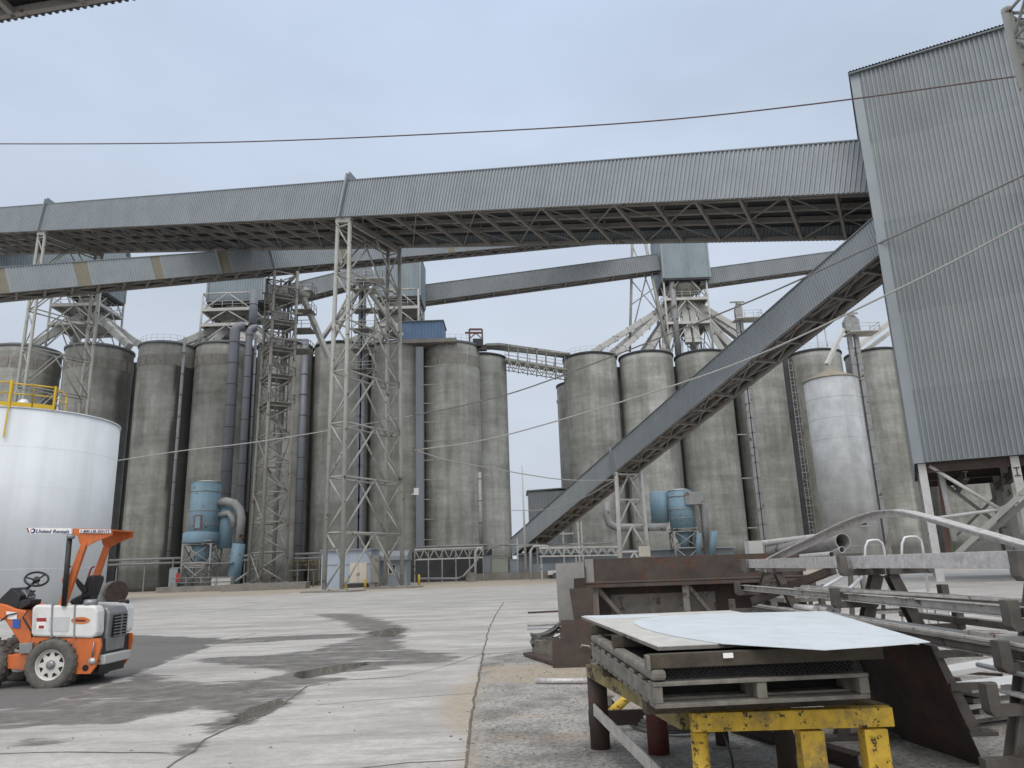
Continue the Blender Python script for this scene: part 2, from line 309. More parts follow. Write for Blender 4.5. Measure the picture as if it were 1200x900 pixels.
# ------------------------------------------------------------------ ground
def ground_mat(near):
    m = bpy.data.materials.new('yard concrete'); m.use_nodes = True; nt = m.node_tree; nt.nodes.clear(); N = nt.nodes.new; L = nt.links.new
    out = N('ShaderNodeOutputMaterial'); b = N('ShaderNodeBsdfPrincipled'); L(b.outputs[0], out.inputs[0])
    co = N('ShaderNodeNewGeometry').outputs['Position']
    def nz(s, det=6., ro=.6, off=0.):
        mp = N('ShaderNodeMapping'); mp.inputs['Scale'].default_value = s if isinstance(s, tuple) else (s, s, s); mp.inputs['Location'].default_value = (off, off, 0); L(co, mp.inputs[0])
        n = N('ShaderNodeTexNoise'); n.inputs['Scale'].default_value = 1; n.inputs['Detail'].default_value = det; n.inputs['Roughness'].default_value = ro; L(mp.outputs[0], n.inputs['Vector']); return n.outputs['Fac']
    def mr(f, a, c, x=0., y=1.):
        n = N('ShaderNodeMapRange'); n.interpolation_type = 'SMOOTHSTEP'
        for i, q in ((1,a),(2,c),(3,x),(4,y)): n.inputs[i].default_value = q
        L(f, n.inputs[0]); return n.outputs[0]
    def mix(f, a, c, mode='MIX'):
        n = N('ShaderNodeMix'); n.data_type = 'RGBA'; n.blend_type = mode
        if isinstance(f, float): n.inputs[0].default_value = f
        else: L(f, n.inputs[0])
        for k, s in ((6,a),(7,c)):
            if isinstance(s, tuple): n.inputs[k].default_value = (*s, 1)
            else: L(s, n.inputs[k])
        return n.outputs[2]
    def math_(op, a, c):
        n = N('ShaderNodeMath'); n.operation = op
        for i, q in ((0,a),(1,c)):
            if isinstance(q, float): n.inputs[i].default_value = q
            else: L(q, n.inputs[i])
        return n.outputs[0]
    fine = nz(9., 8., .75); grit = nz(55., 4., .8)
    conc = mix(mr(nz((.45,.9,1), 8., .7), .36, .62), (.375,.362,.342), (.54,.527,.50))
    conc = mix(mr(nz((.14,.6,1), 8., .7, 4.), .47, .60, 0., .5), conc, (.25,.238,.222)); conc = mix(mr(nz((.16,1.6,1), 6., .7, 44.), .55, .64, 0., .5), conc, (.50,.49,.475))      # wheel-swept dirt
    conc = mix(mr(nz((.5,2.6,1), 6., .72, 31.), .53, .62, 0., .45), conc, (.21,.203,.19))
    conc = mix(mr(fine, .35, .65, 0., .42), conc, (.27,.26,.245))
    conc = mix(mr(grit, .46, .66, 0., .5), conc, (.22,.21,.20)); conc = mix(mr(nz(38., 3., .8, 71.), .60, .70, 0., .5), conc, (.58,.57,.55))
    conc = mix(mr(nz(2.2, 8., .7, 17.), .66, .74, 0., .5), conc, (.22,.21,.195))
    if near:
        def at(nm, soft, amp, sc, off):
            a = N('ShaderNodeAttribute'); a.attribute_name = nm
            n = math_('ADD', a.outputs['Fac'], math_('MULTIPLY', math_('SUBTRACT', nz(sc, 8., .68, off), .5), amp))
            return mr(n, .5-soft, .5+soft)
        gr = at('gravel', .15, .5, 6., 5.)
        gcol = mix(mr(nz(1.3, 7., .65, 9.), .35, .62), (.20,.195,.18), (.42,.405,.375))
        gcol = mix(mr(nz((.5,1.3,1), 6., .7, 21.), .52, .68, 0., .85), gcol, (.38,.285,.20))
        gcol = mix(mr(nz(20., 6., .85), .40, .56), mix(1., gcol, (.42,.42,.42), 'MULTIPLY'), gcol)
        gcol = mix(mr(nz(60., 3., .8, 8.), .58, .68, 0., .7), gcol, (.50,.48,.45))
        conc = mix(gr, conc, gcol)
        tan = at('tan', .35, 1.2, 1.3, 2.)
        conc = mix(math_('MULTIPLY', tan, .8), conc, mix(mr(fine, .3, .7), (.27,.22,.16), (.42,.36,.28)))
        asp = at('asphalt', .10, 1.3, (.7,1.4,1), 7.)
        conc = mix(math_('MULTIPLY', asp, .9), conc, mix(mr(fine, .3, .7), (.075,.073,.071), (.13,.125,.12)))
        wet = at('wet', .10, 1.7, (.55,1.7,1), 12.)
        wet = math_('MULTIPLY', wet, mr(nz((.45,2.6,1), 7., .72, 52.), .66, .54)); wet = math_('MULTIPLY', wet, mr(nz(1.4, 8., .75, 61.), .30, .44, .35, 1.))
        conc = mix(math_('MULTIPLY', wet, .9), conc, mix(mr(nz(3., 8., .7), .35, .65), (.075,.070,.063), (.155,.147,.133)))
        pud = at('puddle', .10, 1.1, (1.2,2.6,1), 15.)
        conc = mix(math_('MULTIPLY', pud, .9), conc, (.10,.092,.078))
        r = math_('SUBTRACT', .86, math_('MULTIPLY', wet, .22)); r = math_('SUBTRACT', r, math_('MULTIPLY', pud, .60)); L(r, b.inputs['Roughness'])
        bp = N('ShaderNodeBump'); bp.inputs['Distance'].default_value = .02
        L(math_('MULTIPLY', math_('SUBTRACT', 1., pud), .55), bp.inputs['Strength'])
        L(math_('ADD', math_('MULTIPLY', fine, .6), math_('ADD', math_('MULTIPLY', grit, .35), math_('MULTIPLY', nz(28., 6., .85), math_('MULTIPLY', gr, .9)))), bp.inputs['Height']); L(bp.outputs[0], b.inputs['Normal'])
    else: b.inputs['Roughness'].default_value = .9
    L(conc, b.inputs['Base Color']); return m
MT['ground'] = ground_mat(False); MT['yard'] = ground_mat(True)
g = MB().add([(-700,-60,-.006),(700,-60,-.006),(700,900,-.006),(-700,900,-.006)], [(0,1,2,3)]).build('ground', 'ground', loc=(0,0,-.006)); g['kind'] = 'structure'
def yard():
    NY, NX = 290, 330
    Y = 2.5*(140/2.5)**(np.arange(NY)/(NY-1)); r = np.linspace(-1.0, 1.05, NX)
    X = np.outer(Y, r); YY = np.repeat(Y[:,None], NX, 1)
    def px(poly): return [tuple(aZ(u, v, 0).xy) for u, v in poly]
    def inside(poly):
        c = np.zeros(X.shape, bool); n = len(poly)
        for i in range(n):
            (x1,y1),(x2,y2) = poly[i], poly[(i+1)%n]
            if y1 == y2: continue
            c ^= ((y1 > YY) != (y2 > YY)) & (X < (x2-x1)*(YY-y1)/(y2-y1)+x1)
        return c
    def dist(line, closed):
        d = np.full(X.shape, 1e9); n = len(line)
        for i in range(n if closed else n-1):
            (x1,y1),(x2,y2) = line[i], line[(i+1)%n]; dx, dy = x2-x1, y2-y1
            t = np.clip(((X-x1)*dx+(YY-y1)*dy)/(dx*dx+dy*dy+1e-12), 0, 1); d = np.minimum(d, np.hypot(X-x1-t*dx, YY-y1-t*dy))
        return d
    def area(polys, soft):
        o = np.zeros(X.shape)
        for p in polys:
            q = px(p); s = np.where(inside(q), 1, -1)*dist(q, True); o = np.maximum(o, np.clip(.5+s/(2*soft*(.4+YY/25)), 0, 1))
        return o
    def line(ls, wd):
        o = np.zeros(X.shape)
        for p in ls: o = np.maximum(o, np.clip(1-dist(px(p), False)/(wd*(.5+YY/14)), 0, 1))
        return o
    A = {}
    A['asphalt'] = area([[(120,742),(200,746),(262,748),(245,757),(205,772),(170,785),(130,799),(100,811),(40,828),(-160,846),(-160,770),(60,790)]], .4)
    A['wet'] = area([[(-120,850),(0,832),(60,822),(110,808),(170,790),(235,800),(300,797),(400,794),(375,803),(350,806),(340,815),(327,828),(300,845),(262,857),(240,869),(236,861),(255,842),(262,832),(230,828),(140,846),(60,850),(-30,858)],
      [(340,768),(380,759),(430,745),(470,736),(480,741),(466,750),(480,760),(522,766),(527,774),(470,780),(400,788),(330,800),(300,797),(340,785)],
      [(362,719),(416,719),(476,734),(472,743),(430,744),(398,728)], [(150,752),(300,747),(420,742),(430,746),(300,753),(180,757)], [(340,785),(240,776),(235,772),(340,765),(420,757),(420,762)],
      [(30,868),(60,870),(40,874)], [(240,866),(220,880),(210,893),(206,893),(216,878),(236,860)]], .55)
    A['puddle'] = area([[(430,741),(466,735),(476,738),(462,747),(436,746)], [(345,788),(400,778),(440,775),(400,788),(350,797)], [(262,850),(275,838),(300,826),(330,818),(335,824),(318,834),(290,846)]], .28)
    A['gravel'] = area([[(563,772),(556,820),(549,880),(543,930),(520,1500),(2600,1500),(2600,800),(1300,740),(900,735),(720,742),(640,758)]], .14)
    A['tan'] = np.maximum(np.clip((YY-62-X*.10)/14, 0, .75), np.maximum(area([[(552,790),(515,820),(520,850),(548,870),(540,900),(556,900),(566,790)]], .3)*.9, area([[(570,782),(690,777),(690,797),(600,800),(565,800)]], .2)*.85))
    me = bpy.data.meshes.new('yard'); o = bpy.data.objects.new('yard', me); COL.objects.link(o)
    vs = np.stack([X, YY, np.zeros(X.shape)], -1).reshape(-1, 3); idx = np.arange(NY*NX).reshape(NY, NX)
    fs = np.stack([idx[:-1,:-1], idx[:-1,1:], idx[1:,1:], idx[1:,:-1]], -1).reshape(-1, 4)
    me.from_pydata(vs.tolist(), [], fs.tolist())
    for k, a in A.items():
        t = me.attributes.new(k, 'FLOAT', 'POINT'); t.data.foreach_set('value', a.reshape(-1).astype(np.float32))
    me.materials.append(MT['yard']); me.update(); o['kind'] = 'structure'
yard()
MT['joint'] = pm('dirt filled joint', (.13,.112,.09), .95, 0, .4, 6.)
m = MB()
for ln, wd in (([(566,765),(562,790),(557,815),(552,840),(548,880),(543,915),(538,960)], .028), ([(-200,886),(-40,884),(60,881),(120,881),(200,882)], .022), ([(566,767),(600,764),(628,760),(640,757)], .02), ([(180,912),(205,893),(225,880),(240,866),(262,856),(310,838),(335,822),(360,804),(400,797),(470,793)], .026),
   ([(470,793),(520,781),(566,766)], .012), ([(566,765),(572,740),(580,722),(590,706)], .02), ([(150,742),(300,733),(640,722)], .022), ([(420,900),(480,893),(545,890)], .016), ([(120,800),(170,785),(205,772),(245,757),(300,742)], .02), ([(370,826),(470,818),(556,812)], .012)):
    P3 = [aZ(u, v, .004) for u, v in ln]; pts = []
    for a, b in zip(P3, P3[1:]):
        n_ = max(2, int((b-a).length/.16)); pts += [a+(b-a)*(k/n_) for k in range(n_)]
    pts.append(P3[-1]); out = []
    for k, p in enumerate(pts):
        d = (pts[min(k+1, len(pts)-1)]-pts[max(k-1, 0)]).normalized(); x = V3((d.y, -d.x, 0)); f = noise.noise(p*1.7); q = p+x*(.035*f+.012*noise.noise(p*6)); w_ = wd*(.75+.7*abs(noise.noise(p*3.1+V3((9,0,0)))))*(1+p.y/30)
        out += [q-x*w_*.5, q+x*w_*.5]
    m.add(out, [(2*k, 2*k+1, 2*k+3, 2*k+2) for k in range(len(pts)-1)])
o = m.build('slab_joints', 'joint'); o['kind'] = 'structure'


def pebbles():
    rng = random.Random(3); m = MB()
    for k in range(1500):
        u = rng.random(); Y = 6.2+9.5*u*u; X = rng.uniform(-.62-.02*(Y-7), 3.4)
        if k % 9 == 0: X = rng.uniform(-5.5, -.6)
        r = rng.choice((.004,.005,.006,.008,.011,.016)); c = V3((X, Y, r*.35)); vs = []
        for a, b, c_ in ((1,0,0),(-1,0,0),(0,1,0),(0,-1,0),(0,0,1),(0,0,-1)): vs.append(c+V3((a*r*rng.uniform(.7,1.4), b*r*rng.uniform(.7,1.4), c_*r*rng.uniform(.5,.9))))
        m.add(vs, [(0,2,4),(2,1,4),(1,3,4),(3,0,4),(2,0,5),(1,2,5),(3,1,5),(0,3,5)])
    MT['pebble'] = pm('grey pebbles', (.27,.255,.235), .9, 0, .5, 9.); o = m.build('loose_gravel', 'pebble'); o['kind'] = 'stuff'
pebbles()
# ------------------------------------------------------------------ silos
HS = 36.0
def silo(cx, cy, r, label, group, stains_and_shade=(), panels=False, rail=False, h=HS, hatch=True):
    t = thing('grain_silo', (cx, cy, 0), label, 'silo', group); t0 = math.atan2(-cy, -cx)   # angle that faces the yard
    n, rows = 72, 40
    m = MB(); prof = [(r, 0.)] + [(r, h*(i+1)/rows) for i in range(rows)] + [(r, h)]
    m.lathe([(r, h*i/rows) for i in range(rows+1)], (cx, cy, 0), n)
    def st(p):
        q = V3((p.x+LOC[t.name].x-cx, p.y+LOC[t.name].y-cy, 0)); p = V3(p)
        a = math.degrees((math.atan2(p.y-cy, p.x-cx)-t0+math.pi) % (2*math.pi)-math.pi); s = 0.
        for a0, a1, z0, z1, k in stains_and_shade:  # full-height bands near the silo edges paint gap shade, the rest are stains
            nn = noise.noise(V3((a*.05, p.z*.22, cx)))*7
            e = min(a-a0, a1-a) + nn
            if z0 <= p.z <= z1: s = max(s, k*max(0, min(1, e/5+.3)))
        base = max(0, (4.2-p.z)/1.5) if p.z < 4.2 else 0
        return max(s, min(.62, base*.62))
    m.build('wall', 'silo', t, attr=st)
    MB().lathe([(r+.16, h), (r+.16, h+.32), (r-.7, h+.34), (r-.7, h+.62), (.4, h+.95), (0, h+.95)], (cx, cy, .004), 48).build('roof', 'deck' if not panels else 'roofd', t)
    if panels:
        for k in range(-5, 6):
            a = t0 + R_(k*19+4); d = V3((math.cos(a), math.sin(a), 0)); x = V3((-d.y, d.x, 0))
            MB().prism([V3((cx, cy, h-3.35))+d*(r*math.cos(R_(6))+.01)+x*(-.62), V3((cx, cy, h-3.35))+d*(r*math.cos(R_(6))+.01)+x*.62, V3((cx, cy, h-1.75))+d*(r*math.cos(R_(6))+.01)+x*.62, V3((cx, cy, h-1.75))+d*(r*math.cos(R_(6))+.01)+x*(-.62)], d*.05).build('vent_panel', 'plinth', t)
    if rail:
        m = MB(); zs = h+.35
        for k in range(28):
            a = 2*math.pi*k/28; a2 = 2*math.pi*(k+1)/28; p = V3((cx+(r-.1)*math.cos(a), cy+(r-.1)*math.sin(a), zs)); q = V3((cx+(r-.1)*math.cos(a2), cy+(r-.1)*math.sin(a2), zs))
            m.rod(p, p+V3((0,0,1.0)), .022, 4)
            for z in (.5, 1.0): m.rod(p+V3((0,0,z)), q+V3((0,0,z)), .02, 4)
        m.build('railing', 'dusty', t)
    return t
def sx(u, front, r):           # silo centre seen in column u, its wall at the given distance
    p = aY(u, 405, front); d = V3((p.x, p.y, 0)).normalized(); return p.x+d.x*r*0 , p.y + r
GL = 'concrete silos of the left block'; GR = 'concrete silos of the right block'
LROW = [(183, 105.4, 4.28, 'concrete silo with a broad black stain down its right side', [(12,60,0,33,.9),(-62,-35,20,30,.25)], True),
        (251, 106.3, 4.25, 'concrete silo behind the blue dust collector with twin ducts on its right', [(40,70,0,36,.3)], True),
        (325, 107.3, 4.2, 'concrete silo directly behind the narrow cluttered lattice tower', [(48,75,0,36,.25)], False),
        (394, 108.4, 4.25, 'concrete silo between the narrow lattice tower and the wide lattice tower', [(-70,-50,0,36,.25)], False),
        (461, 109.3, 4.2, 'concrete silo seen through the wide lattice tower', [(-20,5,0,33,.3)], False),
        (526.5, 110.2, 4.45, 'concrete silo right of the wide lattice tower with one pale vent panel', [(-17,-6,0,32.4,.38)], True)]
for i, (u, y, r, lb, st, pn) in enumerate(LROW):
    x, yy = sx(u, y, r); silo(x, yy, r, lb, GL, st, pn, rail=(i in (0, 5)))
    if i == 0: XC = (x, yy)
    if i == 5: XH = (x, yy)
silo(-5.15, 121.9, 4.3, 'greenish concrete silo at the right corner of the left block', GL, [(-60,-20,0,36,.2)])
x, y = sx(97, 105.2, 4.75); silo(x, y, 4.75, 'concrete silo behind the lattice bent above the white tank', GL, [(35,80,0,36,.5)], True); XB = (x, y)
x, y = sx(7, 104.2, 4.75); silo(x, y, 4.75, 'concrete silo cut by the left picture edge above the yellow railing', GL, [(30,80,0,36,.45)], True); XA = (x, y)
# dark infill walls between the front silos
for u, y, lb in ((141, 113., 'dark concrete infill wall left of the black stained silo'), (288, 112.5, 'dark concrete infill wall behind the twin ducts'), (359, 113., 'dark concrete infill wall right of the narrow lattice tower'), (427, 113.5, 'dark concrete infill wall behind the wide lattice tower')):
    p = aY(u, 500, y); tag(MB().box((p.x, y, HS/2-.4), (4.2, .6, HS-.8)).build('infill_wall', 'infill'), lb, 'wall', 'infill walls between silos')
RROW = [(693.5, 119.2, 4.6, 'leftmost concrete silo of the front row right of the sky gap', [(-25,-18,6,34,.12),(12,22,0,36,.15)]),  # wide edge bands in this row are painted shade of the gaps
        (761.5, 119.4, 4.6, 'concrete silo behind the upper middle of the sloping conveyor', [(40,80,0,36,.3)]),
        (829, 120.1, 4.6, 'concrete silo under the spouts of the right headhouse', []),
        (896.5, 121.0, 4.65, 'concrete silo with a pale vertical pipe up its left side', [(-80,-40,0,36,.35)]),
        (964, 122., 4.65, 'concrete silo behind the white cone topped bin', [(-70,-48,0,36,.5)]),
        (1037, 122.7, 4.65, 'concrete silo between the white bin and the ribbed building', [(40,70,0,36,.5)]),
        (1112, 123.6, 4.65, 'concrete silo behind the columns of the ribbed building', [(-70,-40,0,36,.5)]),
        (1183, 124.6, 4.65, 'concrete silo at the right picture edge behind the diagonal stair beam', [(-70,-30,0,36,.4)])]
RX = []
for i, (u, y, r, lb, st) in enumerate(RROW):
    x, yy = sx(u, y, r); RX.append((x, yy)); silo(x, yy, r, lb, GR, st, rail=(i in (0, 4)))
x, y = sx(679, 137, 4.5); silo(x, y, 4.5, 'dark concrete silo peeking out left behind the right block', GR, [(-90,-20,0,36,.3)], h=35.6)
x, y = sx(676, 152, 4.5); silo(x, y, 4.5, 'rearmost concrete silo showing as a sliver at the sky gap', GR, [(-90,-20,0,36,.3)], h=36)
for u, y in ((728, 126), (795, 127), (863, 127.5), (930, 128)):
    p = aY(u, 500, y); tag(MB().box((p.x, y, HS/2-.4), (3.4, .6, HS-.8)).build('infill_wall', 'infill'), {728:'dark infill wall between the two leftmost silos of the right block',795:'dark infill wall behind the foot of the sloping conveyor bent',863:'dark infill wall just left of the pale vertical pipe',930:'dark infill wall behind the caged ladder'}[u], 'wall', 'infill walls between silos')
# ------------------------------------------------------------------ white tank
def railing(m, pts, h=1.1, r=.04, step=1.6, mid=True):
    for a, b in zip(pts, pts[1:]):
        a, b = V3(a), V3(b); n = max(1, round((b-a).length/step))
        for i in range(n+1): p = a+(b-a)*(i/n); m.rod(p, p+V3((0,0,h)), r, 4)
        m.rod(a+V3((0,0,h)), b+V3((0,0,h)), r, 4)
        if mid: m.rod(a+V3((0,0,h*.55)), b+V3((0,0,h*.55)), r*.8, 4)
    return m
TC = V3((-38.6, 56.8, 0)); TR, TH = 6.85, 13.75
t = thing('storage_tank', TC, 'large white cylindrical storage tank with a yellow railing on top', 'tank')
MB().lathe([(TR, 0), (TR, TH)], TC, 96).build('shell', 'whitet', t)
MB().lathe([(TR+.06, TH), (TR+.06, TH+.09), (TR-.3, TH+.1), (.3, TH+.5), (0, TH+.5)], TC, 96).build('roof', 'whitet', t)
m = MB()
for z in (2.6, 5.4, 8.2, 11.): m.lathe([(TR+.001, z), (TR+.004, z+.01), (TR+.001, z+.02)], TC, 96, caps=False)
m.build('weld_seam', 'whitet', t)
MB().lathe([(TR+.25, .0), (TR+.25, .06), (TR, .07)], TC, 64).build('base_ring', 'plinth', t)
def rim(u):                     # point of the tank rim seen in column u
    best = None
    for k in range(720):
        a = 2*math.pi*k/720; p = TC+V3(((TR+.05)*math.cos(a), (TR+.05)*math.sin(a), TH+.12)); q = p-EYE
        if q.xy.length > TC.xy.length: continue
        e = abs(600+FPX*q.dot(_R)/q.dot(_F)-u)
        if best is None or e < best[0]: best = (e, p, a)
    return best[1], best[2]
(p0, a0_), (p1, a1_), (p2, a2_) = rim(-70), rim(10), rim(63); arc_ = [TC+V3(((TR+.05)*math.cos(a), (TR+.05)*math.sin(a), TH+.12)) for a in np.linspace(a0_, a1_, 6)]; arc2 = [TC+V3(((TR+.05)*math.cos(a), (TR+.05)*math.sin(a), TH+.12)) for a in np.linspace(a1_, a2_, 5)]
q2 = p2+V3((-.5, 2.2, 0)); m = MB()
for a, b in zip(arc_+arc2[1:], (arc_+arc2[1:])[1:]): m.bar(a+V3((0,0,.12)), b+V3((0,0,.12)), .05, .30)
m.build('toe_plate', 'yel', t)
m = railing(MB(), [arc_[0], arc_[2], arc_[5]], 1.7, .055, 2.6); railing(m, [arc2[0], arc2[2], arc2[4]], 1.6, .055, 9.); railing(m, [p2, q2], 1.6, .055, 2.4); m.bar(p1+V3((0,0,-.1)), p1+V3((0,0,1.85)), .16).bar(p2+V3((0,0,-.1)), p2+V3((0,0,1.7)), .13).build('railing', 'yel', t)
a = p1+V3((.05,-.1,-.1)); MB().bar(a, a+V3((-.05,-.02,-2.2)), .09).build('hanger_post', 'yel', t)
v = aY(29, 462, 54.0); MB().lathe([(.30, TH+.1), (.30, TH+.75), (.46, TH+.8), (.46, TH+1.1), (.2, TH+1.35), (0, TH+1.38)], (v.x, v.y, 0), 16).build('roof_vent', 'alu', t)
# ------------------------------------------------------------------ white bin and bucket elevators (right)
bc = aY(972, 440, 99.5); BX, BY, BR = bc.x, 99.5, 3.5; BH = aY(972, 440, 96).z
t = thing('metal_bin', (BX, BY, 0), 'slim dusty white bin with a conical top in front of the silos', 'silo')
MB().lathe([(BR, 0), (BR, BH)], (BX, BY, 0), 64).build('shell', 'binw', t)
MB().lathe([(BR+.08, BH), (BR+.08, BH+.12), (.8, BH+1.5), (.8, BH+1.7), (0, BH+1.75)], (BX, BY, 0), 48).build('cone_roof', 'cone', t)
m = MB()
for k in range(1, 9): m.lathe([(BR+.006, BH*k/9), (BR+.014, BH*k/9+.025), (BR+.006, BH*k/9+.05)], (BX, BY, 0), 64, caps=False)
m.build('hoop', 'binw', t)
d = V3((-BX, -BY, 0)).normalized(); x_ = V3((-d.y, d.x, 0)); pp = V3((BX, BY, BH*.215))+d*(BR+.02)+x_*1.6
MB().box(pp+V3((0,0,-.2)), (1.3,.8,.08)).build('platform', 'dusty', t); railing(MB(), [pp+x_*-.6+d*.4+V3((0,0,-.2)), pp+x_*.6+d*.4+V3((0,0,-.2))], .9, .04).build('railing', 'dusty', t)
MB().box(pp+V3((0,0,.35))-d*.12, (.5,.3,.8)).build('hatch', 'deck', t)
tag(MB().bar(aY(969, 427, 99.5), aY(988, 386, 102.4), .5, .45).build('grain_spout', 'dusty'), 'inclined dusty spout dropping from the elevator head to the white bin', 'spout')
def elevator(name, pa, h, sep, label, mat='ductg'):       # twin leg bucket elevator
    t = thing(name, (pa.x, pa.y, 0), label, 'bucket elevator', 'bucket elevators')
    for s in (-.5, .5):
        m = MB().bar((pa.x+s*sep, pa.y, 0), (pa.x+s*sep, pa.y, h-2), .62, .5, up=(0,1,0)); z = 2.
        m.build('casing', mat, t)
        while z < h-2: MB().box((pa.x+s*sep, pa.y, z), (.76,.64,.14)).build('flange', mat, t); z += 2.4
    MB().prism([(pa.x-sep*1.1, pa.y-.5, h-2.2), (pa.x+sep*1.1, pa.y-.5, h-2.2), (pa.x+sep*1.15, pa.y-.5, h-.6), (pa.x+sep*.5, pa.y-.5, h+.2), (pa.x-sep*.5, pa.y-.5, h+.2), (pa.x-sep*1.1, pa.y-.5, h-.7)], (0,1.,0)).build('head', mat, t)
    MB().box((pa.x+1.2, pa.y-.2, h-2.6), (4.2,2.8,.14)).build('platform', 'dusty', t)
    railing(MB(), [(pa.x-.9, pa.y-1.6, h-2.5), (pa.x+3.3, pa.y-1.6, h-2.5), (pa.x+3.3, pa.y+1.2, h-2.5)], 1.1, .045).build('railing', 'dusty', t)
    MB().box((pa.x-.1, pa.y-.3, h+.5), (2.4,.22,.2)).box((pa.x+.1, pa.y-.3, h+.3), (.8,.6,.5)).build('hoist_beam', 'paint2', t)
    return t
elevator('bucket_elevator', aY(1018, 520, 103), aY(990, 372, 103).z, .95, 'twin leg elevator standing right beside the white cone topped bin')
pe = aY(887, 560, 116.6); e2 = elevator('bucket_elevator', pe, aY(866, 358, 116.6).z, .5, 'pale elevator shaft clamped to a silo and crossing behind the middle of the sloping conveyor', 'ductg')
# pale pipe up the silo and caged ladder
for z in (6.3, 14., 21.): MB().bar((pe.x-2.2, pe.y+.45, z), (pe.x+1.4, pe.y+.45, z), .16).build('clamp', 'paint', e2)
a = aY(938, 520, 118.5); t = thing('caged_ladder', (a.x, a.y, 0), 'tall dark caged ladder running up between two right block silos', 'ladder')
m = MB()
for s in (-.3,.3): m.bar((a.x+s, a.y, 1), (a.x+s, a.y, 33.), .07)
z = 1.
while z < 33: m.rod((a.x-.3, a.y, z), (a.x+.3, a.y, z), .03, 4); z += .6
m.build('ladder_rails', 'paint', t); m = MB(); z = 3.
while z < 33.5: m.tube([(a.x-.5, a.y+.1, z), (a.x-.5, a.y-.6, z), (a.x+.5, a.y-.6, z), (a.x+.5, a.y+.1, z)], .05, 4); z += 1.3
for s in (-.5,.5): m.bar((a.x+s, a.y-.6, 3), (a.x+s, a.y-.6, 33.5), .07)
m.build('cage', 'paint2', t)
MB().box((a.x, a.y+1.0, 17), (1.6,.3,34)).build('backing_duct', 'deck', t)
# ------------------------------------------------------------------ galleries
A_ = V3((-math.sin(R_(62.3)), math.cos(R_(62.3)), 0)); B_ = V3((A_.y, -A_.x, 0))
def gallery(name, label, p0, p1, hgt, wid, pitch=.3, depth=.07, mat='clad', group=None, cross=3.4, bands=(), under_depth=.9, bmat='fibre', nb=True, stringers=3, roof_over=.12, truss=False):
    p0, p1 = V3(p0), V3(p1); D = (p1-p0).normalized(); Ln = (p1-p0).length
    Nn = V3((D.y, -D.x, 0)).normalized()
    if Nn.dot(V3((p0.x+p1.x, p0.y+p1.y, 0))) < 0: Nn = -Nn        # away from the yard
    Up = D.cross(Nn).normalized();
    if Up.z < 0: Up = -Up
    t = thing(name, p0, label, 'conveyor gallery', group)
    segs = []; c = 0.
    for s, e in sorted(bands):
        if s > c: segs.append((c, s, 0))
        segs.append((s, e, 1)); c = e
    if c < Ln: segs.append((c, Ln, 0))
    for s, e, k in segs:
        MB().corr(p0+D*s, D, e-s, Up, hgt, -Nn, pitch, depth if not k else depth*.6).build('skylight_panel' if k else 'cladding', bmat if k else mat, t)
    MB().corr(p0+Nn*wid, D, Ln, Up, hgt, Nn, pitch, depth).build('cladding', mat, t)
    r0 = p0+Up*hgt
    MB().prism([r0-Nn*roof_over, r0+Nn*(wid/2)+Up*(wid*.03), r0+Nn*(wid+roof_over), r0+Nn*(wid+roof_over)+Up*.1, r0+Nn*(wid/2)+Up*(wid*.03+.1), r0-Nn*roof_over+Up*.1], D*Ln).build('roof', 'roofd', t)
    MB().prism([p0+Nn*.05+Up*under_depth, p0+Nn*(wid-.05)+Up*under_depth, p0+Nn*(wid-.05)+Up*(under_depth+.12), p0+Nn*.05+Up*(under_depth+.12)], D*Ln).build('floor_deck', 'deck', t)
    n = max(2, int(Ln/cross))
    for i in range(n+1):
        q = p0+D*(Ln*i/n)
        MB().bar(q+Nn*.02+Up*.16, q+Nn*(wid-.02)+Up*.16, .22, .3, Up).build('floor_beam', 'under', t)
        if nb and i < n:
            q2 = p0+D*(Ln*(i+1)/n); a, b = (q, q2) if i % 2 else (q2, q)
            MB().bar(a+Nn*.2+Up*.1, b+Nn*(wid*.5)+Up*.1, .09, .09, Up).bar(b+Nn*(wid*.5)+Up*.104, a+Nn*(wid-.2)+Up*.104, .09, .09, Up).build('wind_brace', 'under', t)
            if truss and i % 2 == 0:
                MB().bar(q+Nn*(wid*.3)+Up*.2, q+Nn*(wid*.3)+Up*under_depth, .12).build('hanger', 'under', t); MB().bar(q+Nn*(wid*.7)+Up*.2, q+Nn*(wid*.7)+Up*under_depth, .12).build('hanger', 'under', t)
    for k in range(stringers):
        o = wid*(k+1)/(stringers+1)
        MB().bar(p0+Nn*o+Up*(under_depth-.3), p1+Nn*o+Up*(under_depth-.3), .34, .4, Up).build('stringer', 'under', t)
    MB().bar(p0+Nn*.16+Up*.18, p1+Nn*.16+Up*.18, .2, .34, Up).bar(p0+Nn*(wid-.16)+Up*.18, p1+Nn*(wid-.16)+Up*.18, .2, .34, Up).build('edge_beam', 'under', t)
    return t, D, Nn, Up
DG = V3((A_.x*math.cos(R_(12.8)), A_.y*math.cos(R_(12.8)), math.sin(R_(12.8))))
PG = aY(400, 254, 67.8)
t, D, Nn, Up = gallery('conveyor_gallery', 'long wide ribbed metal conveyor gallery crossing the whole yard high up', PG-DG*52.5, PG+DG*84, 3.82, 8.9, .33, .09, cross=3.3, stringers=3, truss=True, under_depth=1.25)
for s in (.1, 55.0, ):
    q = PG+DG*s
    MB().bar(q-Nn*.14+Up*-.1, q-Nn*.14+Up*4.5, .55, .22, D).build('joint_flashing', 'trim', t)
    MB().prism([q-Nn*.2+Up*3.9-D*.2, q-Nn*.2+Up*4.75-D*.2, q+Nn*2.4+Up*4.05-D*.2, q+Nn*2.4+Up*3.9-D*.2], D*.12).build('joint_flashing', 'trim', t)
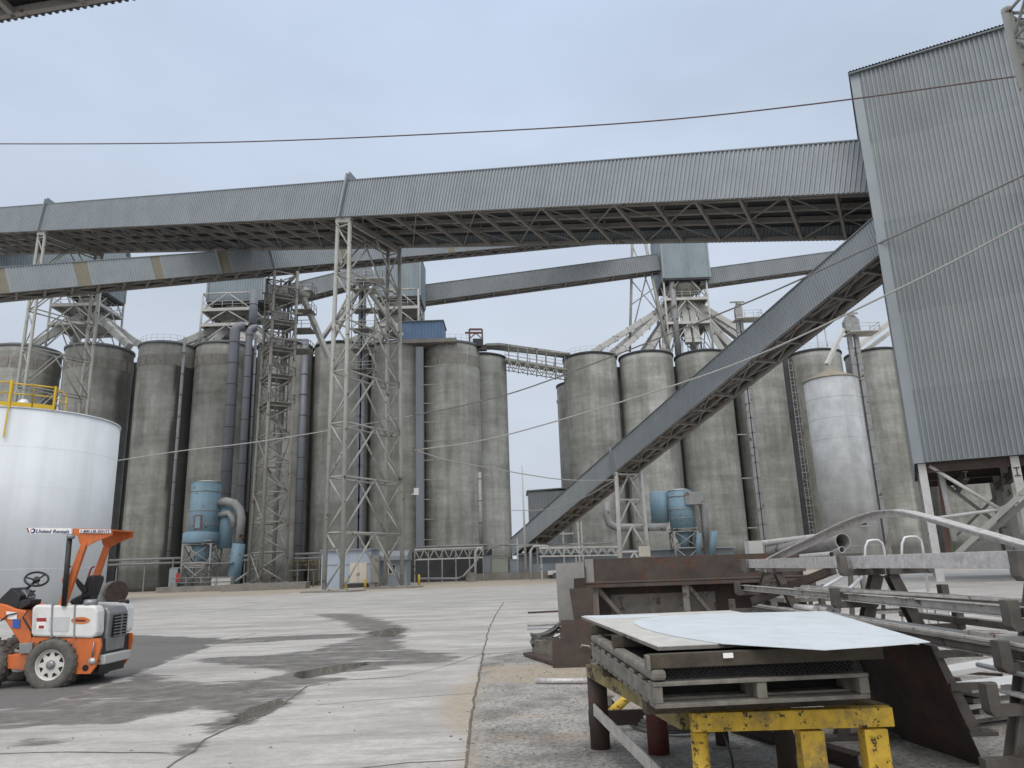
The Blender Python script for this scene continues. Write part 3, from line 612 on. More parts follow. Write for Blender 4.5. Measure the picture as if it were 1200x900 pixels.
# lower gallery climbing to the right headhouse
pa = aY(0, 344, 72); pb = aY(627, 287, 111.5); dl = (pb-pa).normalized()
def along(pa, pb, u):           # distance along a surveyed line that shows in column u
    d = (pb-pa).normalized(); lo, hi = -30., (pb-pa).length+40
    for _ in range(40):
        md = (lo+hi)/2; q = pa+d*md-EYE; uu = 600+FPX*q.dot(_R)/q.dot(_F)
        if uu < u: lo = md
        else: hi = md
    return lo
pS = pa-dl*9; pE = pa+dl*((pb-pa).length+23)
bd = [(along(pa, pb, a)+9, along(pa, pb, b)+9) for a, b in ((-40,-28),(0,12),(93,108),(183,193),(261,272),(402,409),(525,533))]
tL, DL, NL_, UL = gallery('conveyor_gallery', 'lower ribbed gallery with tan fibreglass bands passing under the wide gallery', pS, pE, 2.75, 3.2, .27, .08, 'clad', bands=bd, cross=2.6, stringers=1, under_depth=.7)
for u in (322, 259):
    q = pa+dl*along(pa, pb, u); MB().bar(q-NL_*.13-UL*.12, q-NL_*.13+UL*2.95, .55, .14, DL).build('joint_flashing', 'trim', tL)
# sloping conveyor at the right
p0 = aY(1030, 299, 45.3); p1 = aY(622, 634, 105); p1 = p1+(p1-p0).normalized()*7.5
tI, DI, NI, UI = gallery('conveyor_gallery', 'steep grey ribbed conveyor gallery sloping from the ribbed building to the ground', p0-(p1-p0).normalized()*1.2, p1, 2.5, 3.0, .24, .06, 'clad', cross=3.0, stringers=2, under_depth=.75)
IP0 = p0
# thin distribution galleries behind
GT = 'thin galleries linking the headhouses'
gallery('conveyor_gallery', 'thin far gallery from the middle headhouse up to the right headhouse', aY(492, 354, 121), aY(775, 316, 124), 3.0, 2.6, .4, .08, 'clad_dark', GT, cross=4., stringers=1, under_depth=.6)
gallery('conveyor_gallery', 'thin far gallery leaving the right headhouse toward the sloping conveyor', aY(822, 334, 124), aY(1030, 305, 129), 2.9, 2.6, .4, .08, 'clad_dark', GT, cross=4., stringers=1, under_depth=.6)
gallery('conveyor_gallery', 'thin far gallery between the left headhouse and the middle headhouse', aY(318, 358, 118), aY(440, 327, 120), 2.9, 2.6, .4, .08, 'clad_dark', GT, cross=4., stringers=1, under_depth=.6)
gallery('conveyor_gallery', 'short pale gallery end showing beneath the wide gallery at far left', aY(-60, 330, 112), aY(148, 302, 116), 3.4, 2.6, .4, .08, 'clad_blue', GT, cross=4., stringers=1, under_depth=.6)
# overhead gallery at the top left corner
a = aY(-260, 69, 26.6); b = aY(148, 0, 25.3); d = (b-a).normalized(); b = a+d*60
q = V3((d.y, -d.x, 0)).normalized()
if q.y > 0: q = -q
tO, _, _, _ = gallery('conveyor_gallery', 'ribbed gallery passing overhead at the top left corner', a+q*5.5-d*8, b+q*5.5, 3., 5.5, .30, .10, 'clad', cross=3.0, stringers=2, under_depth=.6)
# ------------------------------------------------------------------ lattice towers
def lattice(t, bot, top, levels, rl, rs, rb, styles, mat='paint', foot=True, cap=True):
    bot = [V3(p) for p in bot]; top = [V3(p) for p in top]; n = len(bot)
    P = lambda i, z: bot[i]+(top[i]-bot[i])*((z-bot[i].z)/(top[i].z-bot[i].z))
    for i in range(n):
        MB().rod(bot[i], top[i], rl, 10).build('leg', mat, t)
        if foot: MB().box(bot[i]+V3((0,0,.05)), (rl*4.5, rl*4.5, .1)).build('base_plate', mat, t)
    for fi in range(n):
        i, j = fi, (fi+1) % n; sty = styles[fi]
        if not sty: continue
        for k in range(len(levels)-1):
            z0, z1 = levels[k], levels[k+1]; a0, b0, a1, b1 = P(i, z0), P(j, z0), P(i, z1), P(j, z1)
            MB().rod(a1, b1, rs, 6).build('strut', mat, t)
            if sty == 'A': md = (a1+b1)/2; MB().rod(md, a0, rb, 6).rod(md, b0, rb, 6).build('brace', mat, t)
            elif sty == 'X': MB().rod(a0, b1, rb, 6).rod(b0, a1, rb, 6).build('brace', mat, t)
            elif sty == 'Z':
                zm = (z0+z1)/2; md = P(i, zm) if k % 2 else P(i, zm); MB().rod(b0, md, rb, 6).rod(md, b1, rb, 6).build('brace', mat, t)
            elif sty == 'D': MB().rod(*((a0, b1) if k % 2 else (b0, a1)), rb, 6).build('brace', mat, t)
    return P
def bent(base0, s_top, label):
    tops = []; bots = []
    for s, w_ in ((-.85, .35), (.75, .35), (.75, 8.55), (-.85, 8.55)):
        q = PG+DG*(s_top+s); p = V3((q.x, q.y, q.z))+B_*w_-V3((0,0,.25)); tops.append(p)
    c = (tops[0]+tops[1])/2
    for s, w_ in ((-1.05, .0), (1.0, .0), (1.0, 8.9), (-1.05, 8.9)):
        p = V3((c.x, c.y, 0))+A_*s+B_*(w_-.35); p.z = .12; bots.append(p)
    o = (bots[0]+bots[2])/2; t = thing('lattice_bent', (o.x, o.y, 0), label, 'support tower', 'wide lattice bents under the long gallery')
    H = min(p.z for p in tops)-.4; nl = 7 if s_top < 10 else 9
    lattice(t, bots, tops, [.12+(H-.12)*k/nl for k in range(nl+1)], .21, .095, .095, ['Z', 'A', 'Z', 'A'])
    for a, b in ((0,1),(2,3)): MB().bar(tops[a]+(tops[a]-tops[b])*.1, tops[b]+(tops[b]-tops[a])*.1, .4, .55).build('cap_beam', 'paint', t)
    MB().bar(tops[0]-V3((0,0,.1)), tops[3]-V3((0,0,.1)), .3, .5).bar(tops[1]-V3((0,0,.1)), tops[2]-V3((0,0,.1)), .3, .5).build('cross_beam', 'under', t)
    for a, b in ((0,1),(2,3)):
        md = (bots[a]+bots[b])/2; md.z = .06; MB().box(md, (5.4,2.4,.12), math.atan2(A_.y, A_.x)).build('footing', 'plinth', t)
    return t
bent(None, .0, 'tall wide lattice tower carrying the long gallery left of the picture centre')
bent(None, 55., 'lattice tower carrying the long gallery behind the white tank')
# narrow tower under the lower gallery
q = pa+dl*along(pa, pb, 322); q2 = pa+dl*along(pa, pb, 349); nl_ = V3((dl.y, -dl.x, 0)).normalized();
if nl_.y < 0: nl_ = -nl_
f0 = V3((q.x, q.y, .75)); f1 = V3((q2.x, q2.y, .75)); zt = q.z-.3
t = thing('lattice_tower', ((f0+f1)/2+nl_*1.8)*1, 'narrow cluttered lattice tower with stair platforms beside the twin ducts', 'support tower')
dx = (f1-f0)
bots = [f0-nl_*.2, f1-nl_*.2, f1+nl_*4.9, f0+nl_*4.9]; tops = [V3((f0.x, f0.y, zt)), V3((f1.x, f1.y, zt+.5)), V3((f1.x, f1.y, zt+.5))+nl_*3.1, V3((f0.x, f0.y, zt))+nl_*3.1]
lv = [.75+(zt-.75)*k/11 for k in range(12)]
PT = lattice(t, bots, tops, lv, .2, .09, .08, ['Z', 'D', 'Z', 'D'], 'paint2')
c4 = (bots[0]+bots[2])/2
for k in range(2, 11):
    z = lv[k]+.4; cs = [PT(i, z) for i in range(4)]; m_ = sum(cs, V3((0,0,0)))/4; cs = [m_+(p-m_)*1.12 for p in cs]
    if k >= 6: MB().prism(cs, (0,0,.09)).build('platform', 'paint2', t); railing(MB(), cs+[cs[0]], 1.1, .045, 1.5).build('railing', 'paint2', t)
    a, b = (PT(0, z)+PT(3, z))/2, (PT(1, z+lv[1]-.8)+PT(2, z+lv[1]-.8))/2
    if k % 2: a, b = V3((b.x, b.y, a.z)), V3((a.x, a.y, b.z))
    MB().bar(a+nl_*.4, b+nl_*.4, .12, .25).bar(a-nl_*.4, b-nl_*.4, .12, .25).build('stair_flight', 'paint2', t)
for o_ in ((.3,2.9),(.75,2.6)):
    p = f0+dx*o_[0]+nl_*o_[1]; MB().rod((p.x, p.y, .8), (p.x, p.y, zt-3), .22, 8).build('riser_pipe', 'ductg', t)
p = (f0+f1)/2+nl_*1.9; MB().box((p.x, p.y, .37), (9.2, 8.5, .74), math.atan2(dl.y, dl.x)*.35).build('plinth', 'plinth', t)
for o_, r_ in ((.12,.10),(.45,.12),(.9,.10),(1.1,.09)):
    p = f0+dx*o_+nl_*(.6+2.2*o_); MB().rod((p.x, p.y, lv[5]), (p.x, p.y, zt-.3), r_, 6).build('riser_pipe', 'ductg', t)
for k in range(8, 11):
    z = lv[k]+1.6; cs = [PT(i, z) for i in range(4)]; MB().box((cs[0]+cs[2])/2, (1.1,1.3,1.1)).build('gearbox', 'dusty', t); MB().bar(cs[0]-dl*.8, cs[1]+dl*.9, .16, .2).bar(cs[3]-dl*.6, cs[2]+dl*1.2, .16, .2).build('platform_beam', 'paint2', t)
pq = f1+dx*.25+nl_*2.2                    # transfer chute with hooded head clinging to the tower
MB().lathe([(.75, zt-2.2), (.95, zt-1.6), (.95, zt-1.2), (.4, zt-.8), (0, zt-.8)], (pq.x+.8, pq.y, 0), 14).build('cyclone_head', 'dusty', t)
MB().bar((pq.x+.8, pq.y, zt-2.2), (pq.x+3.4, pq.y+4, zt-9.5), .6).build('chute', 'dusty', t)
for z in (zt-1.6, zt-4.2, zt-6.8, zt-9.6): MB().box((pq.x+.9, pq.y+.4, z), (2.6,2.6,.1)).build('side_platform', 'paint2', t); railing(MB(), [(pq.x-.3, pq.y-.8, z), (pq.x+2.2, pq.y-.8, z), (pq.x+2.2, pq.y+1.6, z)], 1.1, .045).build('side_railing', 'paint2', t)
# bent under the sloping conveyor
sI = along(IP0, p1, 600)
def alongI(u):
    lo, hi = 0., (p1-IP0).length
    for _ in range(40):
        md = (lo+hi)/2; q = IP0+DI*md-EYE; uu = 600+FPX*q.dot(_R)/q.dot(_F)
        if uu > u: lo = md
        else: hi = md
    return lo
qi = IP0+DI*alongI(722); t = thing('conveyor_bent', (qi.x, qi.y, 0), 'slender pale trestle carrying the steep sloping conveyor', 'support tower')
tp = [qi-DI*.0+V3((0,0,-.15)), qi+NI*3.0+V3((0,0,-.15)), qi+NI*3.0+DI*2.2+V3((0,0,-.3)), qi+DI*2.2+V3((0,0,-.3))]; hb = [V3((p.x, p.y, .0))+(NI*(-.25) if i in (0,3) else NI*.25) for i, p in enumerate(tp)]
zz = min(tp[0].z, tp[1].z)-.2; lattice(t, hb[:2], tp[:2], [zz*k/4 for k in range(5)], .23, .11, .11, ['A', None], 'whitep')
MB().rod(hb[2], tp[2], .11, 8).build('rear_leg', 'paint', t)
for k in range(1, 5): MB().rod(hb[1]+(tp[1]-hb[1])*(k/4.05), hb[2]+(tp[2]-hb[2])*(k/4.05), .06, 6).build('strut', 'paint', t)
MB().bar(qi-NI*.16-UI*.5, qi-NI*.16+UI*2.75, .5, .16, DI).build('joint_flashing', 'trim', t); MB().box(hb[1]+V3((-.5,-.5,2.8)), (1.2,.25,1.1)).build('panel_box', 'cream', t)
# ------------------------------------------------------------------ headhouses with spouts
def headhouse(c, label, zb0, zb1, bw, bd, fw, fd, spouts, boxmat='clad_blue', zf=None, boff=(0,0), rot=0.):
    c = V3(c); t = thing('headhouse', (c.x, c.y, HS+.9), label, 'headhouse', 'headhouses on the silos')
    cr, sr = math.cos(rot), math.sin(rot)
    def W(x, y, z): return V3((c.x+x*cr-y*sr, c.y+x*sr+y*cr, z))
    z0 = HS+.9; zf = zf or zb0+1.2
    lv = [z0, z0+(zf-z0)*.36, z0+(zf-z0)*.66, zf]
    bt = [W(-fw/2,-fd/2,z0), W(fw/2,-fd/2,z0), W(fw/2,fd/2,z0), W(-fw/2,fd/2,z0)]; tp = [V3((p.x,p.y,zf)) for p in bt]
    P = lattice(t, bt, tp, lv, .17, .13, .10, ['A','A','A','A'], 'dusty', foot=False)
    for z in lv[1:3]:
        cs = [P(i, z) for i in range(4)]
        for a, b in zip(cs, cs[1:]+cs[:1]): MB().bar(a+V3((0,0,.1)), b+V3((0,0,.1)), .3, .45).build('platform_beam', 'dusty', t)
        MB().prism([q+V3((0,0,.35)) for q in cs], (0,0,.06)).build('platform', 'paint2', t)
    railing(MB(), [q+V3((0,0,.4)) for q in cs+[cs[0]]], 1.1, .045, 1.6).build('railing', 'dusty', t)
    bx, by = boff; hw, hd = bw/2, bd/2
    b4 = [W(bx-hw,by-hd,zb0), W(bx+hw,by-hd,zb0), W(bx+hw,by+hd,zb0), W(bx-hw,by+hd,zb0)]
    for a, b in zip(b4, b4[1:]+b4[:1]):
        u = (b-a).normalized(); nrm = V3((u.y, -u.x, 0)); MB().corr(a, u, (b-a).length, (0,0,1), zb1-zb0, nrm, .4, .07).build('cladding', boxmat, t)
        MB().bar(V3((a.x,a.y,zb0))+nrm*.05, V3((a.x,a.y,zb1))+nrm*.05, .3, .3).build('corner_trim', 'trim', t)
    MB().prism([p+(p-V3((sum(q.x for q in b4)/4, sum(q.y for q in b4)/4, zb0)))*.03+V3((0,0,zb1-zb0)) for p in b4], (0,0,.15)).build('roof', 'roofd', t)
    MB().prism([p+V3((0,0,-.35)) for p in b4], (0,0,.3)).build('floor', 'deck', t)
    cc = W(bx*.6, by*.6, 0); MB().lathe([(.6, zb0-3.2), (min(bw,bd)*.42, zb0-.9), (min(bw,bd)*.42, zb0-.4)], (cc.x, cc.y, 0), 20).build('hopper', 'paint2', t)
    for (ex, ey, ez, sxx, syy) in spouts:
        a = V3((cc.x+sxx, cc.y+syy, zb0-2.6)); b = V3((ex, ey, ez)); m = MB().bar(a, b, 1.15, .95); d = (b-a).normalized(); l = (b-a).length; k = 2.2
        while k < l: m.bar(a+d*k, a+d*(k+.14), 1.32, 1.1); k += 3.1
        m.build('spout', 'dusty', t)
        off = V3((0,0,-1.5)); m = MB().rod(a+off*.3, b+off*.1+V3((0,0,.3)), .10, 5); k = 1
        while k < l-1.5: f = k/l; m.rod(a+d*k, a+d*(k+1)+off*(.9-.6*f), .07, 4); k += 2
        m.build('spout_truss', 'dusty', t)
    return t, W
# right headhouse
c3 = aY(803, 400, 127.5); zT = HS+.7
hx, hy = c3.x, c3.y
t3, W3 = headhouse((hx, hy, 0), 'pale blue headhouse over a white framed spout tower on the right silo block', aY(800, 328, 124).z, aY(800, 268, 124).z, 8.2, 8., 7.6, 7.6,
   [(RX[0][0]-.5, 123.5, zT, -1.2, 0), (RX[0][0]+2, 130, zT, -1.4, .6), (RX[1][0], 124, zT, -.6, -.6), (RX[1][0]-1, 133, zT, -.8, .8), (RX[3][0]-3, 126, zT, 1.2, -.3), (RX[3][0], 133, zT, 1.2, .6), (hx-.2, 124.4, zT+2, -.1, -1), (hx+1.3, 124.4, zT+2, .9, -1), (RX[3][0]-6, 124.5, zT, 1., -.8), (RX[0][0]+4.5, 123.6, zT, -1., -.7), (RX[1][0]+3, 123.8, zT, -.3, -1.), (RX[2][0]+1.5, 133, zT, .5, 1), (RX[3][0]+3, 124.5, zT, 1.3, 0), (RX[3][0]+4, 131, zT, 1.3, .5)], boff=(.2, -.5))
MB().rod((hx-2.3, hy-3.6, HS+.5), (hx-2.3, hy-3.6, aY(783, 322, 124).z), .55, 12).build('riser_pipe', 'ductg', t3)
for k in range(22):
    r3 = random.Random(40+k); a = V3((hx+r3.uniform(-8,9), hy+r3.uniform(-4,3), HS+.9)); b = V3((hx+(a.x-hx)*r3.uniform(.25,.55), hy+(a.y-hy)*.4, HS+r3.uniform(5,11))); MB().rod(a, b, .075, 5).build('spout_strut', 'dusty', t3)
# slim leg frame left of it
a = [aY(737, 410, 131), aY(790, 408, 121.5)]; tq = aY(752, 285, 126)
t = thing('gallery_trestle', (aY(760, 412, 126).x, 126, HS+.9), 'spindly raking steel trestle left of the right headhouse', 'support tower')
L1 = [(aY(738, 412, 126), aY(741, 284, 126)), (aY(782, 408, 123.5), aY(756, 284, 126))]
MB().rod(L1[0][0], L1[0][1], .24, 8).build('leg', 'paint', t); MB().rod(L1[1][0], L1[1][1], .28, 8).build('leg', 'paint', t)
MB().rod(aY(742, 290, 126), aY(776, 375, 124), .13, 6).rod(aY(760, 313, 126), aY(744, 378, 126), .13, 6).rod(aY(740, 357, 126), aY(770, 335, 125), .09, 6).rod(aY(740, 325, 126), aY(762, 312, 126), .09, 6).rod(aY(741, 330, 126), aY(775, 370, 124.5), .11, 6).build('brace', 'paint', t)
# middle headhouse
c2 = aY(468, 390, 116.5)
headhouse((c2.x, 117.5, 0), 'blue grey headhouse behind the top of the wide lattice tower', aY(466, 346, 113.5).z, aY(466, 296, 113.5).z, 7.4, 7., 7., 7., [(XH[0]-2, XH[1]+2, zT, 1, 0), (c2.x-9, 113.5, zT, -1, -.4), (c2.x-13, 121, zT, -1, .5), (c2.x-6, 111.5, zT, -.7, -.8), (c2.x-4, 112.5, zT, -.4, -.8), (c2.x+3, 125, zT, .5, .8)])
# left headhouse
c1 = aY(272, 395, 112.5)
t1, W1 = headhouse((c1.x, 113.5, 0), 'pale blue headhouse on a square white frame above the twin ducts', aY(280, 351, 110).z, aY(280, 329, 110).z+.6, 9.0, 6.4, 8.0, 7.4, [(XC[0]+.5, 110, zT, -1.2, -.3), (XC[0]-4, 116, zT, -1.4, .4), (c1.x-2.2, 109.5, zT, -.4, -1), (c1.x+6, 110.5, zT, 1, -.4), (c1.x+10, 116, zT, 1, .3), (c1.x+3, 109.5, zT, .5, -.9)], boff=(.9, .3), zf=aY(270, 341, 109).z)
# far left headhouse
c0 = aY(92, 400, 110.5)
headhouse((c0.x, 112, 0), 'shadowed headhouse hidden behind the lattice bent at far left', aY(100, 343, 109).z, aY(100, 325, 109).z, 6.4, 5., 7.6, 7., [(XA[0]+1, 108, zT, -1.2, -.3), (XA[0]+2, 116, zT, -1.2, .4), (XB[0]+6.5, 112, zT, 1, 0), (XB[0]+5, 109, zT, 1, -.6)], boff=(1.2, 0))
# right edge spouts, partly behind the building
tag(MB().bar(aY(1000, 410, 121), aY(1046, 375, 123), .9, .8).bar(aY(1014, 411, 124), aY(1050, 384, 126), .8, .7).build('grain_spout', 'dusty'), 'pair of pale spouts rising behind the left edge of the ribbed building', 'spout')
t = thing('elevator_stair', aY(955, 408, 124), 'small pale stair frame on the silo top beside the white bin spout', 'stairs')
a, b = aY(930, 408, 124), aY(966, 382, 124); railing(MB(), [a, b], 1.1, .05, 1.).build('railing', 'dusty', t); MB().bar(a, b, .9, .25).build('stair_flight', 'paint2', t); MB().bar((b.x, b.y, HS+1), b, .15).bar((b.x-1.5, b.y, HS+1), (b.x-1.5, b.y, b.z-1), .15).build('leg', 'dusty', t)
# bright blue box on the silo top
a = aY(470, 398, 109.8); b = aY(519, 376, 109.8); t = thing('roof_house', ((a.x+b.x)/2, 111.5, HS+1), 'bright blue flat box on the silo tops right of the middle headhouse', 'roof house')
wb = b.x-a.x; z0, z1 = a.z-.1, b.z
MB().corr((a.x, 109.8, z0), (1,0,0), wb, (0,0,1), z1-z0, (0,-1,0), .5, .03).build('cladding', 'clad_sky', t)
MB().box(((a.x+b.x)/2, 112.3, (z0+z1)/2), (wb-.02, 4.9, z1-z0-.02)).build('wall', 'clad_sky', t); MB().box(((a.x+b.x)/2, 112.2, z1+.06), (wb+.3, 5.3, .14)).build('roof', 'roofd', t)
MB().box(((a.x+b.x)/2+.6, 112.2, z0-.36), (wb+3., 6., .6)).build('slab', 'plinth', t)
a = aY(493, 640, 109.5); MB
t = thing('vertical_duct', (a.x, 109.6, 0), 'flat grey steel duct rising beside the wide lattice tower to the blue box', 'duct', 'vertical ducts up the silos')
MB().box((aY(492, 520, 109.6).x, 109.9, 17.6), (1.15,.9,35.2)).build('casing', 'duct', t); z = 3.
while z < 34: MB().box((aY(492, 520, 109.6).x+1.7, 109.6, z), (2.4,.12,.12)).build('bracket', 'paint2', t); z += 2.9
# red brown frame at the silo corner and the catwalk bridge
a = aY(553, 404, 113); t = thing('hoist_frame', a, 'small red brown hoist frame at the corner of the left silo block', 'frame')
q1, q2 = aY(550, 386, 113), aY(565, 386, 113); MB().bar((q1.x,113,HS+.8), q1, .26).bar((q2.x,113,HS-.5), q2, .26).build('post', 'rustframe', t)
MB().bar(q1, q2, .28).bar(aY(545, 390, 113), aY(565, 390, 113), .28).bar(aY(551, 396, 113), aY(557, 391, 113), .15).bar(aY(564, 396, 113), aY(558, 391, 113), .15).build('cross_beam', 'rustframe', t)
MB().box(aY(560, 402, 113), (1.6,1,1.2)).box(aY(566, 408, 113.4), (1.2,1,.8)).build('drive_motor', 'deck', t)
a0, a1 = aY(570, 404, 119), aY(668, 415, 122); b0, b1 = aY(592, 421, 119), aY(664, 433, 122)
t = thing('catwalk_bridge', ((a0+a1)/2), 'covered catwalk bridge spanning the sky gap between the two silo blocks', 'bridge')
for o in (0, 2.2):
    k = V3((0,o,0)); MB().bar(a0+k, aY(586, 403.5, 119)+k, .4).bar(aY(586, 403.5, 119)+k, a1+k, .3, .4).build('top_rail', 'paint2', t); MB().bar(b0+k, b1+k, .25, .35).bar(b0+k-V3((0,0,1.3)), b1+k-V3((0,0,1.3)), .12).build('bottom_rail', 'paint2', t)
    m = MB(); m2 = None
    for i in range(7):
        f = i/6; u = 596+66*f; top = aY(u, 405+10*f, 119+3*f)+k; bo = aY(u, 421.5+11.5*f, 119+3*f)+k; MB().bar(top, bo-V3((0,0,1.6)), .16).build('hanger', 'paint2', t)
        if i < 6:
            f2 = (i+1)/6; b2 = aY(596+66*f2, 421.5+11.5*f2, 119+3*f2)+k; m2 = MB().rod(bo, (bo+b2)/2-V3((0,0,1.3)), .07, 5).rod((bo+b2)/2-V3((0,0,1.3)), b2, .07, 5); m2.build('truss_web', 'dusty', t)
    railing(MB(), [b0+k+V3((0,0,.3)), b1+k+V3((0,0,.3))], 1.1, .04, 2.).build('railing', 'dusty', t)
MB().prism([a0-V3((.3,.3,0)), a1-V3((0,.3,0)), a1+V3((0,2.5,0)), a0+V3((-.3,2.5,0))], (0,0,.12)).build('roof', 'dusty', t)
MB().prism([b0, b1, b1+V3((0,2.2,0)), b0+V3((0,2.2,0))], (0,0,.1)).build('floor_deck', 'dusty', t)
# ------------------------------------------------------------------ ducts on the left block
def vduct(u0, v0, u1, v1, y, r, label, mat='duct', elbow=0, group='vertical ducts up the silos'):
    b = aY(u0, v0, y); a = aY(u1, v1, y); x = (a.x+b.x)/2
    t = thing('vertical_duct', (x, y, b.z), label, 'duct', group)
    pts = [V3((x, y, b.z)), V3((x, y, a.z))]
    if elbow:
        for k in range(1, 7): an = k/6*math.pi*.5; pts.append(V3((x+elbow*(1-math.cos(an)), y+abs(elbow)*.6*(1-math.cos(an)), a.z+abs(elbow)*math.sin(an))))
    MB().tube(pts, r, 14).build('pipe', mat, t); z = b.z+1
    while z < a.z: MB().lathe([(r, z), (r+.04, z), (r+.04, z+.09), (r, z+.09)], (x, y, 0), 14, caps=False).build('flange', 'deck', t); z += 3.2
    return t
vduct(262, 588, 277, 389, 104.8, .74, 'thicker of the two blue grey ducts left of the narrow lattice tower', elbow=1.0)
vduct(281, 660, 289, 390, 104.9, .52, 'thinner of the two blue grey ducts left of the narrow lattice tower', elbow=.9)
vduct(291, 600, 298, 400, 106, .2, 'thin grey pipe just right of the twin ducts')
vduct(300, 388, 294, 340, 107, .62, 'short blue vent pipe rising in front of the left headhouse', 'duct')
vduct(350, 675, 356, 398, 109, .55, 'dark duct just right of the narrow lattice tower')
pe = aY(420, 640, 105.0); hz_ = aY(427, 312, 105).z
e3 = elevator('bucket_elevator', pe, hz_, .42, 'dark bucket elevator rising inside the wide lattice tower with platforms near its head', 'duct')
for k in range(5):
    z = hz_-4.2-3.1*k; MB().box((pe.x+.4, pe.y-.2, z), (3.4,2.4,.1)).build('platform', 'paint2', e3); railing(MB(), [(pe.x-1.3, pe.y-1.4, z), (pe.x+2.1, pe.y-1.4, z), (pe.x+2.1, pe.y+1., z)], 1.1, .045).build('railing', 'dusty', e3)
    MB().bar((pe.x-1.3, pe.y-1.2, z-3), (pe.x-1.3, pe.y-1.2, z), .12).bar((pe.x+2.1, pe.y-1.2, z-3), (pe.x+2.1, pe.y-1.2, z), .12).bar((pe.x-1.3, pe.y-1.2, z-3), (pe.x+2.1, pe.y-1.2, z), .09).build('platform_frame', 'paint2', e3)
for a, b in ((V3((pe.x-.4, pe.y+.2, hz_-3.2)), V3((pe.x-5.2, pe.y+3.6, HS+.8))), (V3((pe.x+.4, pe.y+.3, hz_-3.2)), V3((pe.x+5.4, pe.y+3.6, HS+.8))), (V3((pe.x-.4, pe.y+.8, hz_-2.6)), V3((pe.x-8.5, pe.y+7, HS+.8)))): MB().bar(a, b, .55).build('spout', 'dusty', e3)
vduct(199, 655, 215, 396, 105.2, .22, 'pale rusty downpipe between two silos left of the blue dust collector', 'ductg')
vduct(562, 648, 564, 553, 109, .26, 'pale standpipe at the right corner of the left silo block', 'paint')
# ------------------------------------------------------------------ blue dust collectors
def collector(px_c, y, label, parts_z, R, fw, legs_h, cat='dust collector'):
    c = aY(px_c, 650, y); c.z = 0
    t = thing('dust_collector', c, label, cat, 'blue dust collectors'); z0, z1 = parts_z
    MB().lathe([(R, z0), (R, z1)], c, 28).build('drum', 'blue', t); MB().lathe([(R+.05, z1-.002), (R*.5, z1+.22), (0, z1+.3)], c, 28).build('drum_cap', 'whitep', t)
    for f in (.0, .3, .52, .84): z = z0+(z1-z0)*f; MB().lathe([(R, z), (R+.05, z), (R+.05, z+.1), (R, z+.1)], c, 28, caps=False).build('drum_band', 'paint2', t)
    MB().lathe([(.35, z0-2.6), (R*.8, z0-.1)], c, 20).build('hopper', 'blue', t)
    h = fw/2; bt = [c+V3((-h,-h,.6)), c+V3((h,-h,.6)), c+V3((h,h,.6)), c+V3((-h,h,.6))]; tp = [V3((p.x,p.y,z0-.12)) for p in bt]
    lattice(t, bt, tp, [.6, .6+(z0-.72)*.55, z0-.12], .12, .1, .075, ['X','X','X','X'], 'ductg', foot=False)
    MB().prism([p+(p-c)*.06 for p in [V3((q.x,q.y,z0-.12)) for q in tp]], (0,0,.12)).build('deck', 'paint2', t)
    return t, c
zc = lambda v, u, y: aY(u, v, y).z
y = 93.5; t, c = collector(237, y, 'blue dust collector with a tall drum and grey bent ducts near the left silos', (zc(637, 237, y), zc(566, 237, y)), 1.78, 3.4, 5)
R = 1.78; z0 = zc(637, 237, y)
MB().lathe([(2.05, z0+.0), (2.15, z0+.15), (2.15, z0+1.3), (1.8, z0+1.45)], c+V3((-.25,0,0)), 28).build('drum_skirt', 'blue', t)
zz = zc(613, 237, y); d = V3((0.02,-1,0)); fr = c+V3((-.05,-R-.03,0))
MB().box((fr.x, fr.y, zz), (.95,.12,1.75)).build('door_frame', 'rustframe', t); MB().box((fr.x, fr.y-.05, zz), (.62,.1,1.4)).build('door', 'blue', t)
MB().lathe([(.9, z0-.6), (.9, z0+4.4), (.5, z0+4.6), (0, z0+4.62)], c+V3((2.35,.9,0)), 18).build('side_drum', 'blue', t)
e0 = aY(253, 589, y); p_ = [e0, aY(266, 587.5, y-.3), aY(275, 590, y-.5), aY(281, 597, y-.6), aY(283, 607, y-.6), aY(280, 637, y-.5)]
MB().tube(p_, .52, 14).build('exhaust_duct', 'ductg', t); MB().tube([aY(255, 604, y), aY(268, 601, y-.2), aY(273, 608, y-.3), aY(274, 618, y-.3)], .38, 12).build('exhaust_duct', 'ductg', t)
MB().rod(aY(280, 637, y-.5), aY(273, 683, y-.5), .78, 16).build('lower_duct', 'blue', t)
for u1, u2 in ((203, 207), (215, 262)):
    pass
gy = y-2.2; railing(MB(), [aY(200, 690, gy), aY(270, 688, gy)], 1.2, .05, 1.8).build('railing', 'ductg', t)
MB().box(aY(224, 665, y-1.2), (4.6,.8,.12)).box(aY(258, 660, y-1.), (3.6,2.,.1)).build('walkway', 'ductg', t)
MB().box(aY(262, 682, y-1.4), (2.4,1.4,1.2)).build('fan_housing', 'dusty', t); MB().box(aY(231, 661, y-1.1), (2.6,.8,.5)).build('motor_box', 'dusty', t)
pl = aY(232, 691, 91.); tag(MB().box((pl.x, 94.2, .33), (10., 6.6, .66)).build('plinth', 'plinth'), 'dusty concrete plinth beneath the left blue dust collector', 'plinth')
pl = aY(203, 676, 92); tag(MB().box((pl.x, 92.2, 1.7), (1.0,.5,2.2)).build('panel_cabinet', 'trim'), 'grey electrical panel cabinet beside the left blue dust collector', 'cabinet')
s_ = aY(209, 677, 91.8); tag(MB().box((s_.x, 91.8, s_.z), (.6,.06,1.0)).build('red_board', 'red'), 'small red board at the foot of the left blue dust collector', 'sign')
